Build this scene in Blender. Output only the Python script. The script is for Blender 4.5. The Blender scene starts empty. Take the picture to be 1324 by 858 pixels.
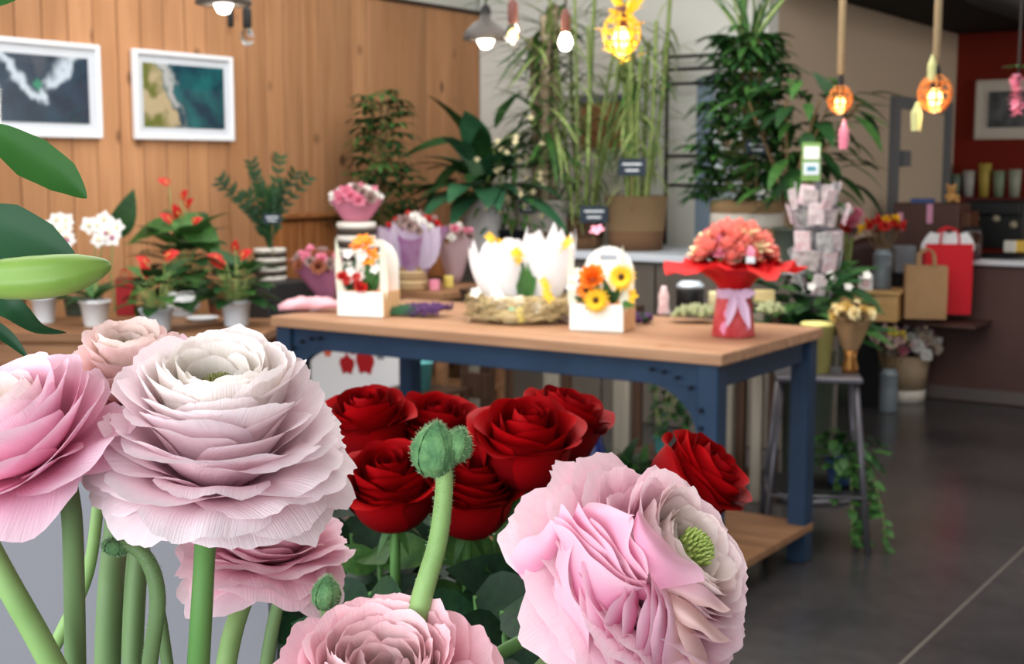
import bpy, math, random
from mathutils import Vector, Matrix, Quaternion
S = bpy.context.scene
COL = S.collection
PI = math.pi
# ------------------------------------------------------------------ camera
FPX = 1750.0; CX = 662.0; CY = 429.0; CAMH = 1.5
PITCH = math.atan(214.0 / FPX)
cd = bpy.data.cameras.new('camera'); cam = bpy.data.objects.new('camera', cd); COL.objects.link(cam)
cam.location = (0, 0, CAMH); cam.rotation_euler = (PI/2 - PITCH, 0, 0)
cd.sensor_width = 36; cd.lens = FPX / 1324 * 36; cd.clip_start = 0.01
cd.dof.use_dof = True; cd.dof.focus_distance = 0.49; cd.dof.aperture_fstop = 27
S.camera = cam
# ------------------------------------------------------------------ world, light, exposure
S.view_settings.view_transform = 'Standard'; S.view_settings.look = 'None'
S.view_settings.gamma = 1; S.view_settings.use_curve_mapping = False
S.view_settings.exposure = 0.55
try:
    S.cycles.use_denoising = True
    S.cycles.max_bounces = 8; S.cycles.diffuse_bounces = 4; S.cycles.transparent_max_bounces = 8
    S.cycles.sample_clamp_indirect = 6
except Exception: pass
W = bpy.data.worlds.new('overcast_sky'); S.world = W; W.use_nodes = True
bg = W.node_tree.nodes['Background']; bg.inputs[0].default_value = (0.80, 0.90, 1.0, 1); bg.inputs[1].default_value = 0.9
AR = math.radians(34)                      # the room's axes: U along the work table, V away along the walls
UX, UY = math.cos(AR), -math.sin(AR); VX, VY = math.sin(AR), math.cos(AR)
def uv2(u, v, z=0.0): return Vector((u*UX + v*VX, u*UY + v*VY, z))
def area(name, loc, aim, sx, sy, power, col):
    l = bpy.data.lights.new(name, 'AREA'); l.shape = 'RECTANGLE'; l.size = sx; l.size_y = sy; l.energy = power; l.color = col
    o = bpy.data.objects.new(name, l); COL.objects.link(o); o.location = loc
    o.rotation_euler = (Vector(aim) - Vector(loc)).to_track_quat('-Z', 'Y').to_euler(); return o
# daylight of the shop front behind the photographer, and the shop's ceiling lighting
area('shop_window_daylight', uv2(-1.6, -2.6, 1.75), uv2(-1.6, 3, 1.45), 7.0, 2.4, 165, (0.95, 0.975, 1.0))
area('ceiling_daylight_panel', uv2(-2.6, 3.6, 3.14), uv2(-2.6, 3.61, 0), 5.0, 6.0, 190, (1.0, 0.985, 0.96))
area('recess_fill_light', uv2(3.9, 9.6, 1.7), uv2(-3.4, 10.2, 1.5), 2.4, 1.6, 100, (1.0, 0.95, 0.88))  # unseen fill light added to brighten the beige recess wall; no window stands here

# ------------------------------------------------------------------ helpers
def at(px, py, Y):                          # the point that the photograph shows at a pixel, at depth Y
    a = (px - CX) / FPX; b = (CY - py) / FPX
    d = Vector((a, math.cos(PITCH) + b*math.sin(PITCH), -math.sin(PITCH) + b*math.cos(PITCH)))
    return Vector((0, 0, CAMH)) + d * (Y / d.y)
def atz(px, py, z):                         # ... at height z
    a = (px - CX) / FPX; b = (CY - py) / FPX
    d = Vector((a, math.cos(PITCH) + b*math.sin(PITCH), -math.sin(PITCH) + b*math.cos(PITCH)))
    return Vector((0, 0, CAMH)) + d * ((z - CAMH) / d.z)
def lin(c): c /= 255.0; return c/12.92 if c <= 0.04045 else ((c + 0.055)/1.055)**2.4
def rgb(r, g, b): return (lin(r), lin(g), lin(b), 1.0)
MATS = {}
def mat(name, c, rough=0.6, c2=None, scale=20, stretch=(1,1,1), metal=0, bump=0, trans=0, emit=0, rnd=0, spec=0.3, detail=4):
    if name in MATS: return MATS[name]
    m = bpy.data.materials.new(name); m.use_nodes = True; N = m.node_tree.nodes; L = m.node_tree.links
    b = N['Principled BSDF']; out = N['Material Output']
    b.inputs['Base Color'].default_value = rgb(*c); b.inputs['Roughness'].default_value = rough
    b.inputs['Metallic'].default_value = metal; b.inputs['Specular IOR Level'].default_value = spec
    src = None
    if c2 or bump:
        tc = N.new('ShaderNodeTexCoord'); mp = N.new('ShaderNodeMapping'); mp.inputs['Scale'].default_value = stretch
        L.new(tc.outputs['Object'], mp.inputs[0])
        nz = N.new('ShaderNodeTexNoise'); nz.inputs['Scale'].default_value = scale; nz.inputs['Detail'].default_value = detail
        L.new(mp.outputs[0], nz.inputs['Vector'])
        if c2:
            r = N.new('ShaderNodeValToRGB'); r.color_ramp.elements[0].position = 0.32; r.color_ramp.elements[1].position = 0.68
            r.color_ramp.elements[0].color = rgb(*c); r.color_ramp.elements[1].color = rgb(*c2)
            L.new(nz.outputs['Fac'], r.inputs[0]); src = r.outputs[0]
        if bump:
            bp = N.new('ShaderNodeBump'); bp.inputs['Strength'].default_value = bump; bp.inputs['Distance'].default_value = 0.01
            L.new(nz.outputs['Fac'], bp.inputs['Height']); L.new(bp.outputs[0], b.inputs['Normal'])
    if rnd:
        oi = N.new('ShaderNodeObjectInfo'); h = N.new('ShaderNodeHueSaturation')
        mr = N.new('ShaderNodeMapRange'); mr.inputs[3].default_value = 1 - rnd; mr.inputs[4].default_value = 1 + rnd
        L.new(oi.outputs['Random'], mr.inputs[0]); L.new(mr.outputs[0], h.inputs['Value'])
        if src: L.new(src, h.inputs['Color'])
        else: h.inputs['Color'].default_value = rgb(*c)
        src = h.outputs[0]
    if src: L.new(src, b.inputs['Base Color'])
    if emit:
        b.inputs['Emission Color'].default_value = rgb(*c); b.inputs['Emission Strength'].default_value = emit
    if trans:
        t = N.new('ShaderNodeBsdfTranslucent'); mx = N.new('ShaderNodeMixShader'); mx.inputs[0].default_value = trans
        if src: L.new(src, t.inputs[0])
        else: t.inputs[0].default_value = rgb(*c)
        L.new(b.outputs[0], mx.inputs[1]); L.new(t.outputs[0], mx.inputs[2]); L.new(mx.outputs[0], out.inputs[0])
    MATS[name] = m; return m
def colmat(name, rough, trans, spec=0.25, bump=0.0, vein=60):
    """colour from the 'Col' attribute (the petal's own pigment), fine veins running from base to rim as relief"""
    m = bpy.data.materials.new(name); m.use_nodes = True; N = m.node_tree.nodes; L = m.node_tree.links
    b = N['Principled BSDF']; out = N['Material Output']
    a = N.new('ShaderNodeAttribute'); a.attribute_name = 'Col'
    L.new(a.outputs['Color'], b.inputs['Base Color']); b.inputs['Roughness'].default_value = rough
    b.inputs['Specular IOR Level'].default_value = spec
    if bump:
        u = N.new('ShaderNodeUVMap'); mp = N.new('ShaderNodeMapping'); mp.inputs['Scale'].default_value = (vein, 2.5, 1)
        nz = N.new('ShaderNodeTexNoise'); nz.inputs['Scale'].default_value = 1.0; nz.inputs['Detail'].default_value = 3
        L.new(u.outputs[0], mp.inputs[0]); L.new(mp.outputs[0], nz.inputs['Vector'])
        bp = N.new('ShaderNodeBump'); bp.inputs['Strength'].default_value = bump; bp.inputs['Distance'].default_value = 0.0012
        L.new(nz.outputs['Fac'], bp.inputs['Height']); L.new(bp.outputs[0], b.inputs['Normal'])
    t = N.new('ShaderNodeBsdfTranslucent'); L.new(a.outputs['Color'], t.inputs[0])
    mx = N.new('ShaderNodeMixShader'); mx.inputs[0].default_value = trans
    L.new(b.outputs[0], mx.inputs[1]); L.new(t.outputs[0], mx.inputs[2]); L.new(mx.outputs[0], out.inputs[0])
    MATS[name] = m; return m

class MB:
    def __init__(s): s.v = []; s.f = []; s.uv = {}
    def add(s, vs, fs):
        o = len(s.v); s.v += [tuple(x) for x in vs]; s.f += [tuple(i + o for i in f) for f in fs]; return s
    def box(s, c, d, M=None):
        x, y, z = d[0]/2, d[1]/2, d[2]/2
        vs = [Vector((sx*x, sy*y, sz*z)) for sx in (-1,1) for sy in (-1,1) for sz in (-1,1)]
        if M: vs = [M @ q for q in vs]
        vs = [q + Vector(c) for q in vs]
        return s.add(vs, [(0,1,3,2),(4,6,7,5),(0,4,5,1),(2,3,7,6),(0,2,6,4),(1,5,7,3)])
    def bbox(s, c, d, bev=0.006):            # box with chamfered vertical and top edges
        x, y, z = d[0]/2, d[1]/2, d[2]/2; b = min(bev, x*.9, y*.9, z*.9)
        rings = []
        for zz, k in ((-z, b), (-z+b, 0), (z-b, 0), (z, b)):
            X, Y = x-k, y-k
            rings.append([(X-b, -Y), (X, -Y+b), (X, Y-b), (X-b, Y), (-X+b, Y), (-X, Y-b), (-X, -Y+b), (-X+b, -Y)])
            rings[-1] = [(p[0]+c[0], p[1]+c[1], zz+c[2]) for p in rings[-1]]
        vs = [p for r in rings for p in r]; fs = []
        for k in range(3):
            for i in range(8): fs.append((k*8+i, k*8+(i+1) % 8, k*8+8+(i+1) % 8, k*8+8+i))
        fs.append(tuple(range(7, -1, -1))); fs.append(tuple(range(24, 32)))
        return s.add(vs, fs)
    def tube(s, pts, rads, n=8, cap=True):
        pts = [Vector(p) for p in pts]
        if not hasattr(rads, '__len__'): rads = [rads]*len(pts)
        vs = []; fs = []; prev = None
        for i, p in enumerate(pts):
            t = (pts[min(i+1, len(pts)-1)] - pts[max(i-1, 0)]).normalized()
            if prev is None:
                a = Vector((0, 0, 1)) if abs(t.z) < .9 else Vector((1, 0, 0)); nrm = t.cross(a).normalized()
            else:
                nrm = (prev - t*prev.dot(t)).normalized()
            prev = nrm; bn = t.cross(nrm)
            for k in range(n):
                an = 2*PI*k/n; vs.append(p + (nrm*math.cos(an) + bn*math.sin(an))*rads[i])
            if i:
                for k in range(n):
                    fs.append(((i-1)*n+k, (i-1)*n+(k+1) % n, i*n+(k+1) % n, i*n+k))
        if cap: fs.append(tuple(range(n-1, -1, -1))); fs.append(tuple(range(len(vs)-n, len(vs))))
        return s.add(vs, fs)
    def lathe(s, prof, n=20, c=(0,0,0), M=None, wob=None):
        vs = []; fs = []
        for i, (r, z) in enumerate(prof):
            for k in range(n):
                an = 2*PI*k/n; rr = r*(wob(an, i) if wob else 1); q = Vector((rr*math.cos(an), rr*math.sin(an), z))
                if M: q = M @ q
                vs.append(q + Vector(c))
            if i:
                for k in range(n): fs.append(((i-1)*n+k, (i-1)*n+(k+1) % n, i*n+(k+1) % n, i*n+k))
        if prof[0][0] > 1e-5: fs.append(tuple(range(n-1, -1, -1)))
        if prof[-1][0] > 1e-5: fs.append(tuple(range(len(vs)-n, len(vs))))
        return s.add(vs, fs)
    def ball(s, c, r, n=8, sz=1.0, lump=0, rng=random):
        prof = [(r*math.sin(PI*i/(n-1)), -r*sz*math.cos(PI*i/(n-1))) for i in range(n)]
        prof[0] = (1e-6, prof[0][1]); prof[-1] = (1e-6, prof[-1][1])
        ph = rng.random()*6
        return s.lathe(prof, n+2, c, wob=(lambda a, i: 1 + lump*math.sin(3*a + ph + i*1.7)) if lump else None)
    def leaf(s, p, d, up, L, Wd, droop=0.3, fold=0.15, nl=5, tip=1.0):
        """a folded blade from p along d; bends away from up"""
        d = Vector(d).normalized(); up = Vector(up); side = d.cross(up)
        if side.length < 1e-4: side = d.cross(Vector((1, 0.3, 0)))
        side.normalize(); nrm = side.cross(d).normalized(); p = Vector(p); vs = []; fs = []
        for i in range(nl+1):
            t = i/nl; w = Wd*.5*(math.sin(PI*min(1, t**.75*.97+.03))**.9) if i < nl else 0.0
            if i == 0: w = Wd*.06
            c = p + d*(L*t) - nrm*(droop*L*t*t) + nrm*0
            vs += [c + side*w + nrm*(fold*w), c, c - side*w + nrm*(fold*w)]
            if i:
                o = (i-1)*3; fs += [(o, o+1, o+4, o+3), (o+1, o+2, o+5, o+4)]
        return s.add(vs, fs)
    def mesh(s, name, m=None, smooth=True):
        me = bpy.data.meshes.new(name); me.from_pydata(s.v, [], s.f)
        if m: me.materials.append(m)
        if smooth: me.shade_smooth()
        me.update(); return me
    def build(s, name, m, parent=None, smooth=False, loc=None, kind=None, label=None):
        o = bpy.data.objects.new(name, s.mesh(name, m, smooth)); COL.objects.link(o)
        if parent: o.parent = parent
        if loc is not None: o.location = loc
        if kind: o['kind'] = kind
        if label: o['label'] = label
        return o
def put(me, name, parent=None, M=None, kind=None, label=None):
    o = bpy.data.objects.new(name, me); COL.objects.link(o)
    if parent: o.parent = parent
    if M is not None: o.matrix_local = M
    if kind: o['kind'] = kind
    if label: o['label'] = label
    return o
def thing(name, label, cat, loc=(0,0,0), rz=0.0, group=None, q=None):
    o = bpy.data.objects.new(name, None); COL.objects.link(o); o.location = loc; o.empty_display_size = .05
    if q is not None: o.rotation_mode = 'QUATERNION'; o.rotation_quaternion = q
    else: o.rotation_euler = (0, 0, rz)
    o['label'] = label; o['category'] = cat
    if group: o['group'] = group
    return o
def tag(o, label, cat, group=None):
    o['label'] = label; o['category'] = cat
    if group: o['group'] = group
    return o
def struct(o): o['kind'] = 'structure'; return o
def orient(p, d, up, L=1.0, Wd=None, H=None):
    d = Vector(d).normalized(); up = Vector(up); y = up.cross(d)
    if y.length < 1e-4: y = Vector((0.1, 1, 0.2)).cross(d)
    y.normalize(); z = d.cross(y)
    Wd = L if Wd is None else Wd; H = L if H is None else H
    return Matrix(((d.x*L, y.x*Wd, z.x*H, p[0]), (d.y*L, y.y*Wd, z.y*H, p[1]), (d.z*L, y.z*Wd, z.z*H, p[2]), (0, 0, 0, 1)))
RZ = -AR                                    # turn of room-aligned things
def bez(p0, p1, p2, p3, t):
    a = 1-t; return p0*(a*a*a) + p1*(3*a*a*t) + p2*(3*a*t*t) + p3*(t*t*t)
def path(pts, n=12):                        # Catmull-Rom through points
    pts = [Vector(p) for p in pts]; out = []
    for i in range(len(pts)-1):
        a = pts[max(i-1, 0)]; b = pts[i]; c = pts[i+1]; d = pts[min(i+2, len(pts)-1)]
        for k in range(n):
            t = k/n; out.append(0.5*((2*b) + (c-a)*t + (2*a-5*b+4*c-d)*t*t + (3*b-a-3*c+d)*t*t*t))
    out.append(pts[-1]); return out
# ------------------------------------------------------------------ materials
def wood(name, c1, c2, ck=None, st=(14, 14, 1.2), rough=.55, rnd=.12, kscale=(5, 5, 2.2)):
    m = bpy.data.materials.new(name); m.use_nodes = True; N = m.node_tree.nodes; L = m.node_tree.links
    b = N['Principled BSDF']; b.inputs['Roughness'].default_value = rough; b.inputs['Specular IOR Level'].default_value = .25
    tc = N.new('ShaderNodeTexCoord'); oi = N.new('ShaderNodeObjectInfo')
    ad = N.new('ShaderNodeVectorMath'); ad.operation = 'MULTIPLY_ADD'; ad.inputs[1].default_value = (1, 1, 1)
    mu = N.new('ShaderNodeVectorMath'); mu.operation = 'SCALE'; mu.inputs[0].default_value = (13, 7, 29); L.new(oi.outputs['Random'], mu.inputs['Scale'])
    L.new(tc.outputs['Object'], ad.inputs[0]); L.new(mu.outputs[0], ad.inputs[2])
    mp = N.new('ShaderNodeMapping'); mp.inputs['Scale'].default_value = st; L.new(ad.outputs[0], mp.inputs[0])
    nz = N.new('ShaderNodeTexNoise'); nz.inputs['Scale'].default_value = 1.6; nz.inputs['Detail'].default_value = 6; nz.inputs['Distortion'].default_value = .6
    L.new(mp.outputs[0], nz.inputs['Vector'])
    r = N.new('ShaderNodeValToRGB'); r.color_ramp.elements[0].position = .3; r.color_ramp.elements[1].position = .7
    r.color_ramp.elements[0].color = rgb(*c1); r.color_ramp.elements[1].color = rgb(*c2); L.new(nz.outputs['Fac'], r.inputs[0])
    src = r.outputs[0]
    if ck:
        m2 = N.new('ShaderNodeMapping'); m2.inputs['Scale'].default_value = kscale; L.new(ad.outputs[0], m2.inputs[0])
        vo = N.new('ShaderNodeTexVoronoi'); vo.inputs['Scale'].default_value = 1.0; L.new(m2.outputs[0], vo.inputs['Vector'])
        k = N.new('ShaderNodeValToRGB'); k.color_ramp.elements[0].position = .06; k.color_ramp.elements[1].position = .17
        k.color_ramp.elements[0].color = (1, 1, 1, 1); k.color_ramp.elements[1].color = (0, 0, 0, 1); L.new(vo.outputs['Distance'], k.inputs[0])
        mx = N.new('ShaderNodeMix'); mx.data_type = 'RGBA'; mx.inputs[7].default_value = rgb(*ck)
        L.new(k.outputs[0], mx.inputs[0]); L.new(src, mx.inputs[6]); src = mx.outputs[2]
    h = N.new('ShaderNodeHueSaturation'); mr = N.new('ShaderNodeMapRange'); mr.inputs[3].default_value = 1-rnd; mr.inputs[4].default_value = 1+rnd
    L.new(oi.outputs['Random'], mr.inputs[0]); L.new(mr.outputs[0], h.inputs['Value']); L.new(src, h.inputs['Color'])
    L.new(h.outputs[0], b.inputs['Base Color']); MATS[name] = m; return m
M_PLANK = wood('pine_planks', (166, 118, 80), (190, 140, 100), (98, 64, 42), st=(8, 8, .7), rnd=.16, kscale=(4.2, 4.2, 3.2))
M_WAINS = wood('aged_pine', (128, 78, 42), (168, 110, 64), (70, 40, 22))
M_TABLE = wood('table_top_wood', (146, 108, 82), (170, 132, 102), (150, 98, 60), st=(1.2, 16, 16), rnd=.05)
M_PLY = wood('plywood', (196, 152, 96), (214, 174, 118), None, st=(2, 10, 10), rnd=.04)
M_GREYW = wood('weathered_board', (116, 110, 100), (146, 138, 126), (90, 82, 72), rnd=.06)
M_DARKW = wood('dark_board', (52, 36, 26), (74, 52, 38), None)
M_BENCH = wood('bench_wood', (120, 84, 58), (152, 112, 80), None, st=(1.5, 12, 12))
M_WHITEWALL = mat('white_paint', (222, 222, 216), .7, bump=.02, scale=60)
M_BEIGE = mat('beige_paint', (190, 170, 148), .75, bump=.02, scale=60)
M_RED = mat('rust_red_paint', (122, 28, 8), .8, c2=(112, 24, 6), scale=2)
M_BLACKC = mat('black_ceiling', (14, 13, 12), .85)
M_CEIL = mat('white_ceiling', (226, 224, 218), .8)
M_BLUE = mat('blue_steel', (36, 56, 80), .45, c2=(31, 49, 71), scale=6, spec=.2)
M_NAVY = mat('bolt_steel', (22, 28, 40), .4, metal=.6)
M_BLACK = mat('black_metal', (18, 18, 19), .5)
M_GREYMET = mat('grey_steel', (92, 90, 96), .4, metal=.5)
M_BROWN = mat('brown_laminate', (84, 58, 52), .5, c2=(76, 51, 46), scale=3)
M_WHITE = mat('white_ceramic', (232, 234, 236), .35)
M_PLASTW = mat('white_plastic', (222, 228, 234), .45)
M_SOIL = mat('potting_soil', (46, 34, 24), .95, c2=(30, 22, 16), scale=80, bump=.5)
M_GLASS = bpy.data.materials.new('clear_glass'); M_GLASS.use_nodes = True
_b = M_GLASS.node_tree.nodes['Principled BSDF']; _b.inputs['Transmission Weight'].default_value = 1; _b.inputs['Roughness'].default_value = .05; _b.inputs['IOR'].default_value = 1.2
# polished concrete
def concrete():
    m = bpy.data.materials.new('polished_concrete'); m.use_nodes = True; N = m.node_tree.nodes; L = m.node_tree.links; b = N['Principled BSDF']
    tc = N.new('ShaderNodeTexCoord'); n1 = N.new('ShaderNodeTexNoise'); n1.inputs['Scale'].default_value = 1.1; n1.inputs['Detail'].default_value = 6
    n2 = N.new('ShaderNodeTexNoise'); n2.inputs['Scale'].default_value = 14; n2.inputs['Detail'].default_value = 5
    for n in (n1, n2): L.new(tc.outputs['Object'], n.inputs['Vector'])
    r = N.new('ShaderNodeValToRGB'); r.color_ramp.elements[0].position = .3; r.color_ramp.elements[1].position = .72
    r.color_ramp.elements[0].color = rgb(46, 45, 47); r.color_ramp.elements[1].color = rgb(70, 67, 67); L.new(n1.outputs['Fac'], r.inputs[0])
    mx = N.new('ShaderNodeMix'); mx.data_type = 'RGBA'; mx.blend_type = 'OVERLAY'; mx.inputs[0].default_value = .35
    L.new(r.outputs[0], mx.inputs[6]); L.new(n2.outputs['Fac'], mx.inputs[7]); L.new(mx.outputs[2], b.inputs['Base Color'])
    rr = N.new('ShaderNodeMapRange'); rr.inputs[3].default_value = .16; rr.inputs[4].default_value = .34; L.new(n1.outputs['Fac'], rr.inputs[0]); L.new(rr.outputs[0], b.inputs['Roughness'])
    b.inputs['Specular IOR Level'].default_value = .5
    return m
M_FLOOR = concrete()
# ------------------------------------------------------------------ the setting
UW, VB, UB, VR = -5.6, 7.9, -3.43, 11.9     # wood wall, white wall, beige wall, red wall
ZC, ZR = 3.2, 2.62                          # ceilings of the shop and of the recess
def rbox(name, u0, u1, v0, v1, z0, z1, m, kind='structure', parent=None):
    o = MB().box(((u0+u1)/2, (v0+v1)/2, (z0+z1)/2), (u1-u0, v1-v0, z1-z0)).build(name, m, parent)
    if not parent: o.rotation_euler = (0, 0, RZ)
    if kind and not parent: o['kind'] = kind
    return o
floor = rbox('floor', -6.2, 4.6, -3.2, 12.6, -.12, 0, M_FLOOR)
jm = mat('joint_filler', (104, 97, 90), .6)
j = atz(1165, 858, 0); ju = j.x*UX + j.y*UY
rbox('floor_joint', ju-.004, ju+.004, -3, 12, -.001, .0012, jm, parent=floor)
wl = rbox('wall_left', -5.85, UW-.025, -3.0, VB+.15, 0, ZC, M_WHITEWALL)
PW = .152; pm = MB().bbox((0, 0, 1.275), (.022, PW-.006, 2.55), .004).mesh('plank', M_PLANK, False)
rbox('plank_backing', UW-.03, UW-.021, 1.2, VB, 0, 2.56, mat('dark_backing', (60, 38, 24), .8), parent=wl)
rng = random.Random(3); v = VB - PW/2
while v > 1.4:
    o = put(pm, 'plank', wl); o.location = (UW - .012 + rng.uniform(-.002, .002), v, 0); v -= PW
rbox('wall_trim', UW-.03, UW+.012, 1.3, VB, 2.55, 2.575, mat('dark_trim', (60, 44, 34), .6), parent=wl)
rbox('wall_back', -5.6, UB, VB, VB+.15, 0, ZC, M_WHITEWALL)
rbox('wall_recess', UB-.15, UB, VB+.15, VR, 0, ZR, M_BEIGE)
wr = rbox('wall_far', UB-.15, 4.6, VR, VR+.15, 0, ZR, M_RED)
rbox('wall_right', 4.4, 4.6, -3.0, VR, 0, ZC, mat('taupe_paint', (120, 106, 94), .8))
rbox('ceiling', -5.85, 4.6, -3.0, VB, ZC, ZC+.12, M_CEIL)
rbox('ceiling_recess', UB-.15, 4.6, VB, VR+.15, ZR, ZR+.7, M_BLACKC)
# ducts under the black ceiling, only just lighter than it
for uu in (-2.2, -.6, 1.2):
    struct(MB().tube([(uu, VB+.1, ZR-.12), (uu, VR, ZR-.12)], .09, 12).build('trim_ceiling_duct', mat('dark_duct', (30, 25, 23), .6), smooth=True)).rotation_euler = (0, 0, RZ)
# door in the beige wall
d1 = rbox('door_1', UB-.03, UB+.012, 10.32, 11.55, 0, 1.94, mat('beige_door', (196, 178, 156), .6))
gm = mat('grey_door_frame', (112, 114, 118), .5)
rbox('door_frame', UB, UB+.05, 10.2, 10.32, 0, 2.03, gm, parent=d1); rbox('door_frame', UB, UB+.05, 11.55, 11.67, 0, 2.03, gm, parent=d1)
rbox('door_frame', UB, UB+.05, 10.32, 11.55, 1.94, 2.03, gm, parent=d1); rbox('door_closer', UB+.02, UB+.08, 10.34, 10.5, 1.5, 1.62, gm, parent=d1)
# pale panelled door with blue-grey posts in the white wall
d2 = rbox('door_2', -3.78, -3.46, VB-.02, VB+.01, 0, 1.98, mat('pale_panel', (226, 234, 238), .5))
fm = mat('blue_grey_post', (126, 142, 160), .5)
rbox('door_frame', -3.88, -3.78, VB-.06, VB, 0, 2.05, fm, parent=d2); rbox('door_frame', -3.78, -3.46, VB-.05, VB, 1.98, 2.05, fm, parent=d2)
rbox('door_rail', -3.78, -3.46, VB-.035, VB-.015, 1.32, 1.36, mat('pale_rail', (170, 182, 190), .5), parent=d2)
# small opening with a wooden sill high on the white wall, behind the tall plants
w1 = rbox('window_1', -4.75, -4.38, VB-.04, VB, 1.62, 1.92, mat('wooden_hatch', (158, 108, 74), .6))
rbox('window_frame', -4.80, -4.33, VB-.06, VB, 1.92, 1.97, mat('grey_lintel', (120, 124, 134), .6), parent=w1)
# front of the shop behind the photographer: posts of the big window
for uu in (-5.6, -3.4, -1.2, 1.0, 3.2):
    rbox('window_2_post', uu-.04, uu+.04, -2.95, -2.85, 0, ZC, M_BLACK)
rbox('wall_front_base', -5.7, 4.5, -3.0, -2.85, 0, .35, M_WHITEWALL)
# shelf on the red wall with cups
def rthing(name, label, cat, u, v, z, group=None, rz=0): return thing(name, label, cat, uv2(u, v, z), RZ+rz, group)
def rloc(p): return (p.x*UX + p.y*UY, p.x*VX + p.y*VY)
sh = rthing('wall_shelf', 'dark red wall shelf carrying a row of tall cups on the rust red wall', 'shelf', -1.9, VR-.16, 1.22)
MB().bbox((0, 0, 0), (3.0, .3, .05)).build('shelf_board', mat('dark_red_board', (92, 24, 18), .5), sh)
MB().bbox((0, .12, -.14), (3.0, .04, .22)).build('back_rail', mat('dark_red_board', (92, 24, 18), .5), sh)
for k in (-1.2, -.4, .4, 1.2): MB().box((k, .02, -.1), (.03, .26, .16)).build('bracket', M_BLACK, sh)
cups = [(1236, 'grey green', (104, 116, 100), .19), (1253, 'pale grey', (168, 164, 156), .22), (1273, 'mustard yellow', (172, 150, 70), .28), (1292, 'sage green', (124, 138, 112), .22), (1312, 'grey white patterned', (150, 152, 136), .23)]
for px, cn, c, h in cups:
    p = at(px, 235, 10.9); u, _ = rloc(p); f = (VR-.16)/ (p.x*VX + p.y*VY); u = u*f
    o = MB().lathe([(.04, 0), (.048, h*.5), (.054, h), (.048, h), (.043, h*.5), (.036, .02)], 16).build('tall_cup', mat('cup_'+cn.replace(' ', '_'), c, .5), smooth=True)
    o.location = uv2(u, VR-.16, 1.245)
    tag(o, cn + ' tall cup standing on the dark red wall shelf', 'cup', 'tall cups on the red wall shelf')
# framed photograph on the red wall
p = at(1307, 137, 11); u, vv = rloc(p); u *= (VR-.02)/vv
fr = rthing('framed_photograph', 'framed dark black and white photograph hanging on the rust red wall', 'picture', u+.05, VR-.02, 1.76)
MB().box((0, .005, .215), (.64, .02, .46)).build('mat_board', mat('cream_mount', (206, 196, 184), .7), fr)
MB().box((0, -.008, .215), (.46, .012, .3)).build('print', mat('dark_print', (22, 24, 28), .4, c2=(110, 112, 112), scale=7), fr)
for s in (-1, 1): MB().box((s*.325, -.005, .215), (.025, .04, .47)).build('frame_bar', mat('cream_frame', (200, 188, 172), .6), fr); MB().box((0, -.005, .215+s*.235), (.67, .04, .025)).build('frame_bar', MATS['cream_frame'], fr)
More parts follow.
